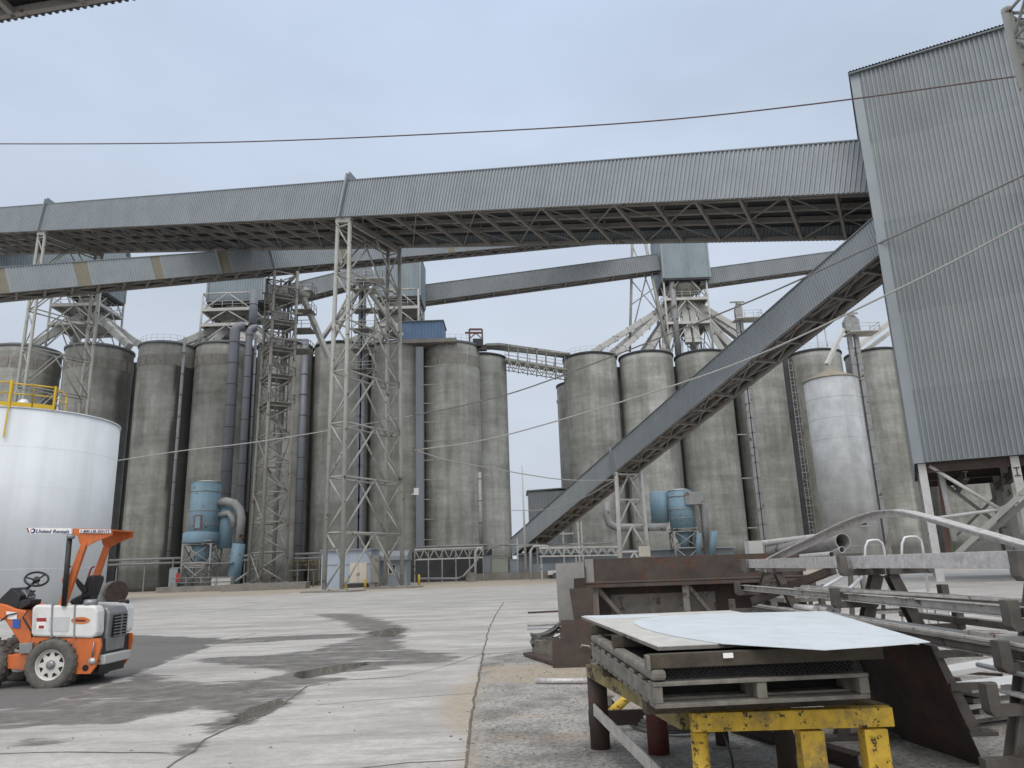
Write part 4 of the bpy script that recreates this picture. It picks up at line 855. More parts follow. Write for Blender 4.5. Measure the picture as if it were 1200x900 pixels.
tag(MB().prism([aY(272, 691, 88), aY(298, 691, 88), aY(299, 685, 93), aY(280, 685, 93)], (0,0,-.3)).build('loading_ramp', 'plinth'), 'low sloping concrete ramp between the two plinths at the left silos', 'ramp')
tag(MB().rod(aY(276, 681, 91), aY(297, 667, 93), .16, 8).build('auger_tube', 'ductg'), 'thin auger tube leaning up beside the blue lower duct', 'auger')
y = 108.; t, c = collector(803, y, 'blue dust collector with two stubby drums by the right silos', (zc(622, 805, y), zc(575, 800, y)), 1.75, 3.3, 4)
MB().lathe([(1.3, zc(612, 777, y)), (1.3, zc(577, 777, y)), (.7, zc(577, 777, y)+.25), (0, zc(577, 777, y)+.3)], c+V3((-3.,.8,0)), 22).build('side_drum', 'blue', t)
MB().box(aY(812, 584, y-1.2), (2.6,1.6,1.8)).build('fan_housing', 'ductg', t)
MB().tube([aY(811, 588, y-.3), aY(818, 587, y-.4), aY(823, 592, y-.5), aY(825, 602, y-.5), aY(829, 650, y-.5)], .5, 12).build('exhaust_duct', 'ductg', t)
tag(MB().rod(aY(834, 650, 106), aY(837, 622, 106)*1, .5, 12).build('blue_pipe', 'blue'), 'short blue pipe standing right of the right dust collector', 'pipe', 'blue pipes by the right dust collector')
tag(MB().rod(aY(818, 650, 106.5), aY(819, 625, 106.5), .4, 12).build('blue_pipe', 'blue'), 'short blue pipe tucked between the right dust collector and its duct', 'pipe', 'blue pipes by the right dust collector')
tag(MB().tube([aY(711, 588, 104), aY(711, 604, 104), aY(714, 614, 104), aY(722, 618, 104), aY(780, 618, 104)], .52, 12).build('bent_pipe', 'ductg'), 'thick grey pipe bending past the foot of the sloping conveyor trestle', 'pipe')
# ------------------------------------------------------------------ ribbed building at the right
bc_ = aY(1072, 543, 44); z0, z1 = bc_.z, 33.45; c = V3((bc_.x, bc_.y, 0)); W_ = 15.5; D_ = 13.
t = thing('transfer_building', c-A_*7, 'tall ribbed metal building raised on steel columns at the right edge', 'building')
rows = [z0, z0+4.4, z0+9.2, z0+15.5, z0+21., z1]
for k in range(5):
    za, zb = rows[k], rows[k+1]+(.12 if k < 4 else 0)
    MB().corr(c-A_*.5+V3((0,0,za))-B_*(.012*(k%2)), -A_, W_-.5, (0,0,1), zb-za, -B_, .27, .085).build('cladding', 'clad_near' if k % 2 else 'clad_near2', t)
MB().box(c-A_*.24+B_*.03+V3((0,0,(z0+z1)/2)), (.62,.06,z1-z0+.02), math.atan2(A_.y, A_.x)).build('corner_trim', 'trim', t)
MB().corr(c+V3((0,0,z0)), B_, D_, (0,0,1), z1-z0, A_, .3, .055).build('cladding', 'clad_near', t)
MB().corr(c-A_*W_+V3((0,0,z0)), B_, D_, (0,0,1), z1-z0, -A_, .3, .055).corr(c+B_*D_+V3((0,0,z0)), -A_, W_, (0,0,1), z1-z0, B_, .3, .055).build('cladding', 'clad_near', t)
MB().corr(c+A_*.15-B_*.32+V3((0,0,z1+.06)), -A_, W_+.3, B_, D_+.6, (0,0,1), .2, .06).build('roof', 'roofd', t)
MB().box(c-A_*(W_/2)-B_*.22+V3((0,0,z1-.04)), (W_+.2,.12,.1), math.atan2(A_.y, A_.x)).build('eave_trim', 'roofd', t)
MB().box(c-A_*(W_/2)+B_*(D_/2)+V3((0,0,z0+.25)), (W_-.1,D_-.1,.1), math.atan2(A_.y, A_.x)).build('floor_deck', 'deck', t)
for w_ in (.35, 5., 9.6, 14.5):
    for b_ in (.55, 6.5, 12.):
        q = c-A_*w_+B_*b_; MB().hbeam(q, q+V3((0,0,z0-.02)), .42, .40, .045, up=B_).build('column', 'whitep' if b_ < 1 else 'paint', t)
for b_ in (.55, 6.5, 12.): MB().hbeam(c-A_*.2+B_*b_+V3((0,0,z0-.28)), c-A_*(W_-.2)+B_*b_+V3((0,0,z0-.28)), .34, .55, .05).build('floor_beam', 'rustl', t)
for w_ in (2.5, 5., 7.4, 9.6, 12): MB().hbeam(c-A_*w_+B_*.3+V3((0,0,z0-.9)), c-A_*w_+B_*12.4+V3((0,0,z0-.9)), .3, .5, .05).build('cross_beam', 'rustl', t)
pf = lambda u, v, o=.55: aP(u, v, c+B_*o, B_)
nd = pf(1172, 597); MB().rod(pf(1089, 546), nd, .11, 8).build('brace', 'whitep', t); MB().rod(pf(1098, 607), nd, .10, 8).build('brace', 'whitep', t); MB().rod(nd, nd-A_*4.6+V3((0,0,2.2)), .11, 8).build('brace', 'whitep', t)
MB().rod(pf(1100, 562, 6.5), pf(1165, 610, 6.5), .11, 8).build('brace', 'paint2', t); MB().rod(pf(1108, 640, 12), pf(1190, 560, 12), .09, 8).build('brace', 'paint2', t)
MB().rod(pf(1101, 545, 1.6), pf(1119, 634, 1.6), .17, 10).build('hanging_pipe', 'whitep', t)
MB().bar(pf(1100, 552, 2.6), pf(1111, 648, 2.6), .5, .2).build('rusty_chute', 'rustframe', t)
MB().bar(pf(1103, 552, 3.0), pf(1114, 648, 3.0), .5, .3).build('chute_casing', 'fibre', t)
t = thing('stair_beam', pf(1150, 645, -2.), 'twin beam stair stringer rising to the right under the ribbed building', 'stairs')
MB().bar(pf(1118, 652, -1.6), pf(1245, 534, -1.6), .12, .28).build('stringer', 'paint', t); MB().bar(pf(1126, 654, -.5), pf(1250, 546, -.5), .12, .28).build('stringer', 'paint2', t)
m = MB()
for k in range(26): f = k/25; a = pf(1118+127*f, 652-118*f, -1.6); m.box(a+B_*.55+V3((0,0,.02)), (.26,1.1,.04), math.atan2(A_.y, A_.x))
m.build('tread', 'paint2', t)
# lattice leg at the top right corner, carrying the overhead gallery
pr = aY(1190, 20, 25.2); t = thing('lattice_tower', (pr.x+.5, pr.y, 0), 'pale lattice leg at the top right corner in front of the ribbed building', 'support tower')
x0 = pr.x+.75; bt = [V3((x0,pr.y,.1)), V3((x0+1.3,pr.y,.1)), V3((x0+1.3,pr.y+1.3,.1)), V3((x0,pr.y+1.3,.1))]; lattice(t, bt, [p+V3((0,0,23.6)) for p in bt], [.1+1.3*k for k in range(19)], .20, .07, .07, ['X','D','X','D'])
# ------------------------------------------------------------------ low buildings, cabinets, pipe racks at the foot of the silos
y = 84.; a, b = aY(377, 646, y), aY(434, 688, y); x0, x1, zt = a.x, b.x, a.z
t = thing('control_hut', ((x0+x1)/2, y+2, 0), 'pale blue grey hut with a cream double door under the wide lattice tower', 'hut')
MB().box(((x0+x1)/2, y+2.2, zt/2), (x1-x0, 4.4, zt)).build('wall', 'shed', t); MB().box(((x0+x1)/2, y+2.1, zt+.06), (x1-x0+.3, 4.8, .14)).build('roof', 'trim', t)
d0, d1 = aY(410, 660, y), aY(430, 683, y); w2 = (d1.x-d0.x)/2
for k in (0, 1):
    dr = MB().box((d0.x+w2*(k+.5), y-.03, (d0.z+.5)/2), (w2-.04, .08, d0.z-.5)).build('door', 'cream', t)
    MB().box((d0.x+w2+(-.12 if k == 0 else .12), y-.1, 1.4), (.06,.06,.3)).build('handle', 'deck', dr)
MB().box(((d0.x+d1.x)/2, y-.5, .22), (2.3, 1., .44)).build('step', 'deck', t); MB().box(((x0+x1)/2, y-.02, zt*.62), (x1-x0+.02, .06, .08)).build('trim_strip', 'trim', t)
a, b = aY(446, 656, y+1), aY(477, 686, y+1)
t = thing('equipment_shed', ((a.x+b.x)/2, y+2, 0), 'small grey shed with a jutting pale hood right of the cream door hut', 'shed')
MB().box(((a.x+b.x)/2, y+2.4, a.z/2), (b.x-a.x, 2.8, a.z)).build('wall', 'shedg', t)
MB().prism([(a.x-.15, y+.3, a.z-.1), (a.x-.15, y+.3, a.z+.35), (a.x-.15, y+1.6, a.z+.95), (a.x-.15, y+3.8, a.z+.95), (a.x-.15, y+3.8, a.z-.1)], (b.x-a.x+.3, 0, 0)).build('hood', 'trim', t)
q = aY(459.5, 667, y+1); m = MB()
for dx_, dz, sx_, sz in ((-.4,0,.1,1.),(.4,0,.1,1.),(0,.5,.9,.1),(0,-.5,.9,.1)): m.box((q.x+dx_, y+.96, q.z+dz), (sx_,.06,sz))
m.build('window_frame', 'whitep', t); MB().box((q.x, y+.97, q.z), (.7,.04,.9)).build('pane', 'deck', t)
tag(MB().box(aY(440, 668, y), (.9,1.2,2.6)).box(aY(441, 655, y), (.7,1,.9)).box((aY(440, 668, y).x, y+.2, .3), (1.1,1.2,.6)).build('pump_skid', 'paint2'), 'grey pump skid squeezed between the hut and the small shed', 'machine')
for u, v0, v1, yy, lb in ((491, 674, 685.5, 85, 'yellow bollard right of the small grey shed'), (405.5, 682, 690, 80.5, 'yellow bollard left of the cream double door'), (428, 679, 689, 80.5, 'yellow bollard right of the cream double door')):
    q = aY(u, v0, yy); t = thing('bollard', (q.x, yy, 0), lb, 'bollard', 'yellow bollards by the hut'); MB().lathe([(.13, 0), (.13, max(.9, q.z)), (.09, max(.9, q.z)+.06), (0, max(.9, q.z)+.08)], (q.x, yy, 0), 12).build('post', 'yel', t)
# pipe rack right of the hut
y = 99.; a, b = aY(486, 644, y), aY(566, 644, y); zc_ = a.z
t = thing('pipe_rack', ((a.x+b.x)/2, y, 0), 'low trussed pipe rack along the foot of the rightmost left block silo', 'pipe rack', 'trussed pipe racks at the silo feet')
MB().bar((a.x,y,zc_), (b.x,y,zc_), .22).bar((a.x,y,zc_-1.3), (b.x,y,zc_-1.3), .18).build('chord', 'dusty', t); m = MB()
for k in range(14): f0, f1 = k/14, (k+1)/14; X0, X1 = a.x+(b.x-a.x)*f0, a.x+(b.x-a.x)*f1; m.rod((X0,y,zc_-1.3*(k%2)), (X1,y,zc_-1.3*((k+1)%2)), .06, 5)
m.build('truss_web', 'dusty', t)
for k in range(6): X0 = a.x+(b.x-a.x)*k/5; MB().bar((X0,y,0), (X0,y,zc_), .16).build('post', 'paint2', t)
MB().rod((a.x,y+.6,zc_+.3), (b.x+.5,y+.6,zc_+.3), .14).rod((a.x,y+1.2,zc_+.25), (b.x+.5,y+1.2,zc_+.25), .2).build('pipe', 'ductg', t)
MB().box(((a.x+b.x)/2, y+5, zc_*.48), (b.x-a.x+2, .4, zc_*.96)).build('back_wall', 'deck', t)
tag(MB().tube([aY(492, 678, 95), aY(536, 678, 95), aY(543, 675, 95), aY(556, 661, 96), aY(560, 655, 97)], .13, 8).build('ground_pipe', 'ductg'), 'pale pipe running low from the bollard then bending up', 'pipe')
q = aY(552, 679, 96); tag(MB().box((q.x, 96, .55), (1.2,1.2,1.1)).build('concrete_block', 'plinth'), 'grey concrete block at the end of the low bent pipe', 'block')
# cabinets and tall mast in the gap
y = 101.; wl = aY(600, 676, y); tag(MB().box((wl.x+.5, y+.3, .45), (10.4, 3., .9)).build('equipment_plinth', 'plinth'), 'long low concrete plinth beneath the cabinets in the sky gap', 'plinth')
for u0, u1, v0, mt, lb, dy in ((576, 596, 654, 'transf', 'drab green grey transformer cabinet in the sky gap', -.4), (567, 577, 652, 'trim', 'pale cabinet left of the drab transformer cabinet', .3), (597, 607, 656, 'shedg', 'grey cabinet right of the drab transformer cabinet', .3), (607, 618, 657, 'duct', 'brownish grey cabinet beside the tall thin mast', .4)):
    a, b = aY(u0, v0, y), aY(u1, 676, y); h = a.z-.9; t = thing('electrical_cabinet', ((a.x+b.x)/2, y+dy, .9), lb, 'cabinet', 'cabinets in the sky gap')
    MB().box(((a.x+b.x)/2, y+dy, .9+h/2), (b.x-a.x-.06, 1.4, h)).build('body', mt, t); MB().box(((a.x+b.x)/2, y+dy, .93+h), (b.x-a.x+.04, 1.6, .08)).build('lid', mt, t)
    MB().box(((a.x+b.x)/2, y+dy-.72, .9+h*.5), ((b.x-a.x)*.8, .05, h*.85)).build('door', mt, t)
q = aY(616.5, 676, 99); t = thing('mast', (q.x, 99, 0), 'tall thin pale mast standing in the sky gap between the silo blocks', 'mast'); zt = aY(612.5, 545, 99).z
MB().rod((q.x, 99, 0), (q.x, 99, zt), .20, 8, r2=.07).build('pole', 'dusty', t); MB().box((q.x, 99, .5), (.7,.7,1.)).build('base', 'plinth', t)
def loop_rail(u0, u1, v0, v1, y, lb):
    p = [aY(u0, v1, y), aY(u0, v0+5, y), aY(u0+4, v0, y), aY(u1-4, v0, y), aY(u1, v0+4, y)]; p[0].z = 0
    tag(MB().tube(p, .16, 8).build('guard_rail', 'dusty'), lb, 'guard rail', 'bent guard rails in the sky gap')
loop_rail(622, 645, 640, 676, 95, 'bent pipe guard rail at the left end of the white truss'); loop_rail(557, 566, 642, 678, 96, 'narrow bent guard rail at the corner of the left silo block')
tag(MB().tube([aY(568, 650, 103), aY(574, 643, 103), aY(584, 639, 103), aY(690, 637, 104), aY(720, 636, 104)], .11, 6).build('overhead_pipe', 'ductg'), 'thin high pipe crossing the sky gap above the cabinets', 'pipe')
y = 92.; a, b = aY(632, 642, y), aY(727, 640.5, y); t = thing('truss_bridge', ((a.x+b.x)/2, y, 0), 'white trussed pipe bridge just behind the rusty steel bin', 'pipe rack', 'trussed pipe racks at the silo feet')
for o in (0, 1.2):
    m2 = MB()
    k = V3((0,o,0)); MB().bar(a+k, b+k, .2, .22).bar(a+k-V3((0,0,1.0)), b+k-V3((0,0,1.0)), .18, .16).build('chord', 'whitep', t)
    for i in range(18):
        f0, f1 = i/18, (i+1)/18; m2.rod(a+(b-a)*f0+k-V3((0,0,1.0*(i%2))), a+(b-a)*f1+k-V3((0,0,1.0*((i+1)%2))), .07, 5)
    m2.build('truss_web', 'whitep', t)
for f in (.02, .45, .98):
    q = a+(b-a)*f; MB().bar((q.x, y+.6, 0), (q.x, y+.6, q.z-.9), .2).build('post', 'dusty', t)
# dark dump shed and low wall under the sloping conveyor
y = 109.; a, b = aY(606, 648, y), aY(860, 640, y); tag(MB().box(((a.x+b.x)/2, y+2., 1.6), (b.x-a.x, 3., 3.2)).box(((a.x+b.x)/2, y+1.7, 3.35), (b.x-a.x+.4, 4., .2)).build('dump_shed', 'shedg'), 'low dark shed along the foot of the right block silos', 'shed')
a, b = aY(624, 662, 103), aY(700, 660, 103); tag(MB().box(((a.x+b.x)/2, 103, .95), (b.x-a.x, .4, 1.9)).build('low_wall', 'shedg'), 'low grey green wall behind the parked white truck', 'wall')
t = thing('boot_frame', aY(668, 650, 106), 'pale post frame at the low end of the sloping conveyor', 'frame')
for u in (606, 629, 660, 678, 682): q = aY(u, 632, 106); MB().bar((q.x, 106, 0), (q.x, 106, max(3, q.z+ (u-600)*.03)), .22).build('post', 'dusty', t)
MB().bar(aY(645, 626, 106), aY(672, 625, 106), .2).bar(aY(606, 640, 106), aY(682, 638, 106), .2).build('cross_beam', 'dusty', t)
y = 128; a, b = aY(619, 576, y), aY(652, 640, y); t = thing('far_building', ((a.x+b.x)/2, y+4, 0), 'small dark grey building behind the low end of the sloping conveyor', 'building')
MB().corr((a.x, y, 0), (1,0,0), 9., (0,0,1), a.z, (0,-1,0), .5, .06).build('cladding', 'clad_dark', t); MB().box((a.x+4.5, y+4.03, a.z/2), (8.96, 7.9, a.z-.05)).build('wall', 'clad_dark', t)
MB().prism([(a.x-.3, y-.3, a.z-.02), (a.x+9.3, y-.3, a.z+.4), (a.x+9.3, y-.3, a.z+.6), (a.x-.3, y-.3, a.z+.2)], (0,8.6,0)).build('roof', 'roofd', t)
a, b = aY(692, 655, 101), aY(905, 650, 101); t = thing('pipe_railing', ((a.x+b.x)/2, 101, 0), 'long low pipe railing along the foot of the right block silos', 'railing')
for k in range(13): X0 = a.x+(b.x-a.x)*k/12; MB().rod((X0, 101, 0), (X0, 101, 1.9), .07, 6).build('post', 'dusty', t)
for z in (1.0, 1.9): MB().rod((a.x, 101, z), (b.x, 101, z), .06, 6).build('rail', 'dusty', t)
for u, h_, mt, lb in ((853, 1.5, 'whitep', 'white drum at the foot of the pale elevator shaft, left one'), (861, 1.3, 'shedg', 'grey drum just right of the white drum at the silo feet'), (908, 2.2, 'trim', 'grey electrical cabinet below the caged ladder')):
    q = aY(u, 650, 104); tag((MB().lathe([(.6,0),(.62,.1),(.6,.2),(.6,h_-.1),(.55,h_),(0,h_)], (q.x, 104, 0), 18) if 'drum' in lb else MB().box((q.x, 104, h_/2), (1.5,.7,h_)).box((q.x, 103.62, h_/2), (1.2,.06,h_*.8))).build('drum' if 'drum' in lb else 'electrical_cabinet', mt), lb, 'drum' if 'drum' in lb else 'cabinet')
# ledge gallery along the foot of the left silos
for u0, u1, lb in ((128, 212, 'pipe run along the dark foot of the black stained silo'), (268, 305, 'pipe run between the blue dust collector and the narrow tower'), (345, 378, 'pipe run left of the pale blue grey hut')):
    a, b = aY(u0, 655, 103.), aY(u1, 653, 103.5); t = thing('pipe_run', ((a.x+b.x)/2, 103, 0), lb, 'pipes', 'pipe runs along the silo feet')
    for z in (4.3, 3.7): MB().rod((a.x, 103, z), (b.x, 103.5, z), .16, 8).build('pipe', 'ductg', t)
    for f in (.1, .5, .9): X0 = a.x+(b.x-a.x)*f; MB().bar((X0, 103.4, 0), (X0, 103.4, 4.4), .14).build('post', 'paint2', t)
t = thing('yellow_ladder_frame', aY(361, 680, 96), 'dirty yellow railed landing between the narrow tower and the hut', 'landing')
q = aY(356, 668, 96); MB().box((q.x, 96, q.z), (3.2, 2., .12)).build('landing', 'paint2', t); railing(MB(), [(q.x-1.5, 95.1, q.z), (q.x+1.5, 95.1, q.z), (q.x+1.5, 97, q.z)], 1.1, .06, 1.1).build('railing', 'yeld', t)
for o in (-1.5, 1.5): MB().bar((q.x+o, 95.2, 0), (q.x+o, 95.2, q.z), .14).build('leg', 'yeld', t)
# cable reel
q = aY(134, 694.5, 55); t = thing('cable_reel', (q.x, 55, 0), 'rusty steel cable reel standing in the yard beyond the orange machine', 'cable reel'); ax = V3((.80,-.60,0)); cz = V3((q.x, 55, .8))
for s in (-.38, .38): MB().lathe([(.8, -.03), (.8, .03)], cz+ax*s, 28, ax).build('flange', 'rust' if s > 0 else 'greyplate', t)
MB().lathe([(.45, -.34), (.45, .34)], cz, 24, ax).build('drum', 'rustframe', t); MB().lathe([(.62, -.32), (.62, .32)], cz, 24, ax).build('wound_cable', 'hose', t)
# white pickup mostly behind the grey plate
q = aY(641, 675, 99); t = thing('pickup_truck', (q.x+2.6, 99, 0), 'white pickup truck mostly hidden behind the upright grey plate', 'truck'); X0 = q.x
def tr(x, z): return (X0+x, 98.1, z)
MB().prism([tr(.1,.45), tr(5.3,.45), tr(5.35,1.0), tr(3.3,1.05), tr(1.3,1.05), tr(.15,.95)], (0,1.8,0)).build('body', 'white', t, bevel=.06)
MB().prism([(X0+1.25,98.2,1.05), (X0+3.4,98.2,1.05), (X0+3.1,98.2,1.7), (X0+1.9,98.2,1.7)], (0,1.6,0)).build('cab', 'white', t, bevel=.06)
MB().prism([(X0+1.45,98.18,1.1), (X0+3.1,98.18,1.1), (X0+2.95,98.18,1.6), (X0+1.95,98.18,1.6)], (0,1.64,0)).build('window', 'dark', t)
for xx in (1.0, 4.3):
    for yy in (98.1, 99.9): MB().lathe([(.36,-.12),(.36,.12)], (X0+xx, yy, .36), 20, (0,1,0)).build('wheel', 'rubber', t)
# ------------------------------------------------------------------ overhead cables
def cable(pts, r, mat, label, n=40):
    P = [aY(*p) for p in pts]; out = []
    P = [P[0]*2-P[1]]+P+[P[-1]*2-P[-2]]
    for i in range(1, len(P)-2):
        for k in range(n//(len(P)-3)+1):
            t_ = k/(n//(len(P)-3)+1); a, b, c_, d = P[i-1:i+3]
            out.append(.5*((2*b)+(c_-a)*t_+(2*a-5*b+4*c_-d)*t_*t_+(3*b-a-3*c_+d)*t_**3))
    out.append(P[-2]); tag(MB().tube(out, r, 6).build('cable', mat), label, 'cable', 'overhead cables across the yard')
cable([(-120,166,48), (0,168.5,46), (250,167,42), (500,157.5,39), (750,143,36), (960,121,33.5), (1195,89,31), (1330,75,30)], .038, 'cabler', 'dark reddish cable hung across the open sky above everything')
cable([(487,527.5,76), (560,517,71), (650,494,65), (850,431,53), (1040,345,43), (1200,262,36), (1330,185,31)], .062, 'cablew', 'thick pale cable rising from the wide lattice tower to the right edge')
cable([(485,487,76), (560,471,71), (640,447,66), (860,361,54), (1030,285,44), (1200,205,37), (1330,138,32)], .062, 'cable', 'upper cable rising from the wide lattice tower toward the ribbed building')
cable([(136,540,66), (215,528,70), (300,518,72), (400,502,74), (484,487,76)], .05, 'cablew', 'pale cable between the white tank and the wide lattice tower')
cable([(486,527,76), (520,538,78), (560,546,80), (650,561,84), (700,563,83), (722,562,77)], .055, 'cablew', 'sagging pale cable from the wide lattice tower to the slender trestle')
cable([(597,598,100), (640,597,96), (680,585,88), (722,562,77)], .05, 'cablew', 'thin slack cable crossing the lower part of the sloping conveyor')
q = aY(488, 576, 76.5); tag(MB().box(q, (.5,.35,.7)).bar(q, q+V3((-.5,.1,-.3)), .12).build('floodlight', 'alu'), 'small pale floodlight fixed to the right leg of the wide lattice tower', 'light')
# ------------------------------------------------------------------ ride-on trencher
YN = 12.72; G = aY(60, 805, YN); t = thing('ride_on_trencher', (aY(70, 800, YN).x, YN+.7, 0), 'orange and white ride-on trencher with a rollover canopy parked at left', 'trencher')
P = lambda u, v, dy=0.: aY(u, v, YN) + V3((0, dy, 0))
def plate(pts, dy, th): return MB().prism([P(u, v, dy) for u, v in pts], (0, th, 0))
tank = [(37,715),(38,711),(42,709),(108,709.5),(112,711),(114,717),(113,741),(111,746),(106,748),(38,746),(36,742)]
Q = lambda u, v, dy=0.: aY(u, v, YN+dy)          # seen at (u,v), standing dy behind the near side
def slab(pts, dy, th): return MB().prism([Q(u, v, dy) for u, v in pts], (0, th, 0))
tk = plate(tank, 0, .25).build('fuel_tank', 'white', t, bevel=.035); tk2 = plate([(u+1.5*(u > 100), v) for u, v in tank], .93, .25).build('hydraulic_tank', 'white', t, bevel=.035)
for u in (61.5, 88): plate([(u-.9,708.4),(u+.9,708.4),(u,747.6),(u-1.8,747.6)], -.012, .27).build('strap', 'greyh', tk)
plate([(43.5,724),(54.5,724),(53.5,738),(43,738)], -.006, .005).build('warning_label', 'lab', tk); plate([(43.5,724),(54.5,724),(54.3,728.3),(43.2,728.3)], -.010, .005).build('red_band', 'red', tk)
plate([(46,733),(52,733),(51.6,736.5),(45.6,736.5)], -.010, .005).build('red_band', 'red', tk)
plate([(58,723),(82,723),(80,740),(57,740)], -.006, .005).build('instruction_label', 'labg', tk)
plate([(94.5+11.*math.cos(a), 727+4.1*math.sin(a)) for a in [2*math.pi*k/24 for k in range(24)]], -.008, .006).build('oval_badge', 'orl', tk); plate([(88,725.8),(101,726.2),(100,728.4),(88,728.2)], -.011, .004).build('oval_badge_mark', 'redp', tk)
MB().lathe([(.11,0),(.11,.06),(.09,.1),(0,.1)], Q(106, 709.5, .13), 16).build('filler_cap', 'greyh', t); MB().lathe([(.09,0),(.09,.05),(.07,.08),(0,.08)], Q(145, 708, 1.05), 16).build('filler_cap', 'blackm', t)
Xh = P(113.6, 766).x; hz0, hz1 = P(130, 767).z, P(130, 712).z
MB().prism([(Xh-1.1, YN+.28, hz1), (Xh-.06, YN+.28, hz1), (Xh, YN+.28, hz1-.10), (Xh-.02, YN+.28, hz0), (Xh-1.1, YN+.28, hz0)], (0,.62,0)).build('engine_hood', 'greyh', t, bevel=.03)
gz0, gz1 = hz0+.24, hz1-.14; MB().box((Xh+.0, YN+.62, (gz0+gz1)/2), (.05,.42,gz1-gz0)).build('grille_backing', 'dark', t); m = MB(); k = 0
while gz0+.02+k*.05 < gz1: m.box((Xh+.028, YN+.62, gz0+.02+k*.05), (.03,.42,.016)); k += 1
m.box((Xh+.03, YN+.62, (gz0+gz1)/2), (.035,.03,gz1-gz0)).build('grille', 'greyh', t)
MB().box((Xh-.03, YN+.54, hz0-.09), (.22,.84,.15)).build('bumper', 'dusty', t, bevel=.02); MB().box((Xh-.6, YN+.6, hz0-.2), (1.1,.8,.24)).build('belly_plate', 'blackm', t)
SP = [(36,747),(116,748.5),(117,757),(114,768),(110,782),(104,790),(87,790),(88.5,776),(83,760),(72,750),(58,748.5),(45,752),(38,762),(33,765)]
plate(SP, .03, .05).build('side_panel', 'org', t); plate([(42,748),(113,750),(112,770),(104,780),(80,782),(40,775)], .09, .95).build('chassis', 'blackm', t)
plate(SP, 1.05, .05).build('side_panel', 'org', t)
MB().lathe([(.055,0),(.055,.02),(0,.03)], P(107,775,.03), 16, (0,-1,0)).build('reflector', 'alu', t); MB().lathe([(.05,0),(.05,.006),(0,.006)], P(99,783,.029), 16, (0,-1,0)).build('drain_hole', 'dark', t)
MB().tube([P(110,752,.0), P(109.5,760,-.01), P(108,770,0)], .012, 6).build('latch_chain', 'greyh', t)
def wheel(c, dy, nm='wheel'):
    c = P(*c, dy); R0 = .405; ax = (0,1,0)
    wo_ = MB().lathe([(R0*.60,-.0),(R0*.66,-.02),(R0*.86,-.035),(R0*.965,-.01),(R0,.05),(R0,.22),(R0*.95,.27),(R0*.62,.27)], c, 48, ax, caps=False).build(nm, 'rubber', t)
    m = MB()
    for k in range(22):
        a = 2*math.pi*k/22; d = V3((math.cos(a), 0, math.sin(a))); m.box(c+d*(R0+.0)+V3((0,.08,0)), (.035,.11,.05), ax=(d, V3((0,1,0)), d.cross(V3((0,1,0))))); a += math.pi/22; d = V3((math.cos(a), 0, math.sin(a))); m.box(c+d*R0+V3((0,.2,0)), (.035,.11,.05), ax=(d, V3((0,1,0)), d.cross(V3((0,1,0)))))
    m.build('tread', 'rubber', wo_)
    MB().lathe([(R0*.60,.01),(R0*.585,.0),(R0*.56,.03),(R0*.54,.07)], c, 32, ax, caps=False).build('rim', 'rim', wo_); MB().lathe([(R0*.55,.062),(R0*.3,.045),(0,.04)], c, 32, ax, caps=False).lathe([(0,.25),(R0*.63,.25)], c, 32, ax, caps=False).build('rim_disc', 'rim', wo_)
    for k in range(8):
        a = 2*math.pi*(k+.5)/8; d = V3((math.cos(a),0,math.sin(a))); e_ = V3((-math.sin(a),0,math.cos(a))); q = c+V3((0,.048,0)); MB().prism([q+d*(R0*.34)-e_*.012, q+d*(R0*.34)+e_*.012, q+d*(R0*.47)+e_*.042, q+d*(R0*.47)-e_*.042], (0,.012,0)).build('rim_slot', 'dark', wo_)
    MB().lathe([(.075,.05),(.07,.02),(.03,.0),(0,0)], c, 12, ax).build('hub', 'greyh', wo_)
wheel((60,779), -.05); wheel((60,779), .95); wheel((-22,779), -.05); wheel((-22,779), .95)
plate([(-20,705),(1,709),(13,714),(24,716),(29,728),(35,745),(36,768),(22,772),(16,752),(9,742),(0,728),(-22,722)], .12, .95).build('front_frame', 'org', t, bevel=.02)
plate([(2,768),(37,766),(38,787),(8,784)], .02, 1.1).build('step_plate', 'org', t, bevel=.01); plate([(-30,772),(8,772),(8,786),(-30,784)], .1, 1.1).build('front_axle', 'blackm', t)
plate([(23,754),(39,753),(38,766),(23,766)], -.02, .2).build('battery_box', 'greyh', t, bevel=.01); plate([(10,726),(18.5,726.5),(18,737),(9.5,736.5)], .105, .008).build('blue_label', 'bluel', t); plate([(2,717),(15,718),(14.5,727),(4,726)], .105, .008).build('white_label', 'lab', t)
slab([(-6,707),(13,688.5),(24,698),(20,715),(6,711)], .15, .42).build('console', 'blackm', t, bevel=.012); slab([(20,706),(27,702.5),(36,703),(35,708),(22,715)], .15, .3).build('console_foot', 'blackm', t, bevel=.01)
slab([(24,702),(24,692.5),(28,690.5),(34,701.5)], .3, .2).build('control_panel', 'greyh', t, bevel=.01)
for u0, u1, d in ((31,36,.30),(33,38.5,.36),(35,40.5,.42)): MB().rod(Q(u0,702,d), Q(u1,693,d), .009, 6).lathe([(0,-.02),(.02,0),(0,.025)], Q(u1,693,d), 8).build('lever', 'blackm', t)
cw = Q(43, 678.5, .45); axw = V3((-.40,.52,-.75)).normalized(); xw = axw.orthogonal().normalized(); yw = axw.cross(xw)
ring = [cw+xw*(.175*math.cos(a))+yw*(.175*math.sin(a)) for a in [2*math.pi*k/32 for k in range(33)]]; m = MB().tube(ring, .019, 8, caps=False)
for k in range(3): a = 2*math.pi*k/3+.5; m.rod(cw+axw*.03, cw+xw*(.17*math.cos(a))+yw*(.17*math.sin(a)), .015, 6)
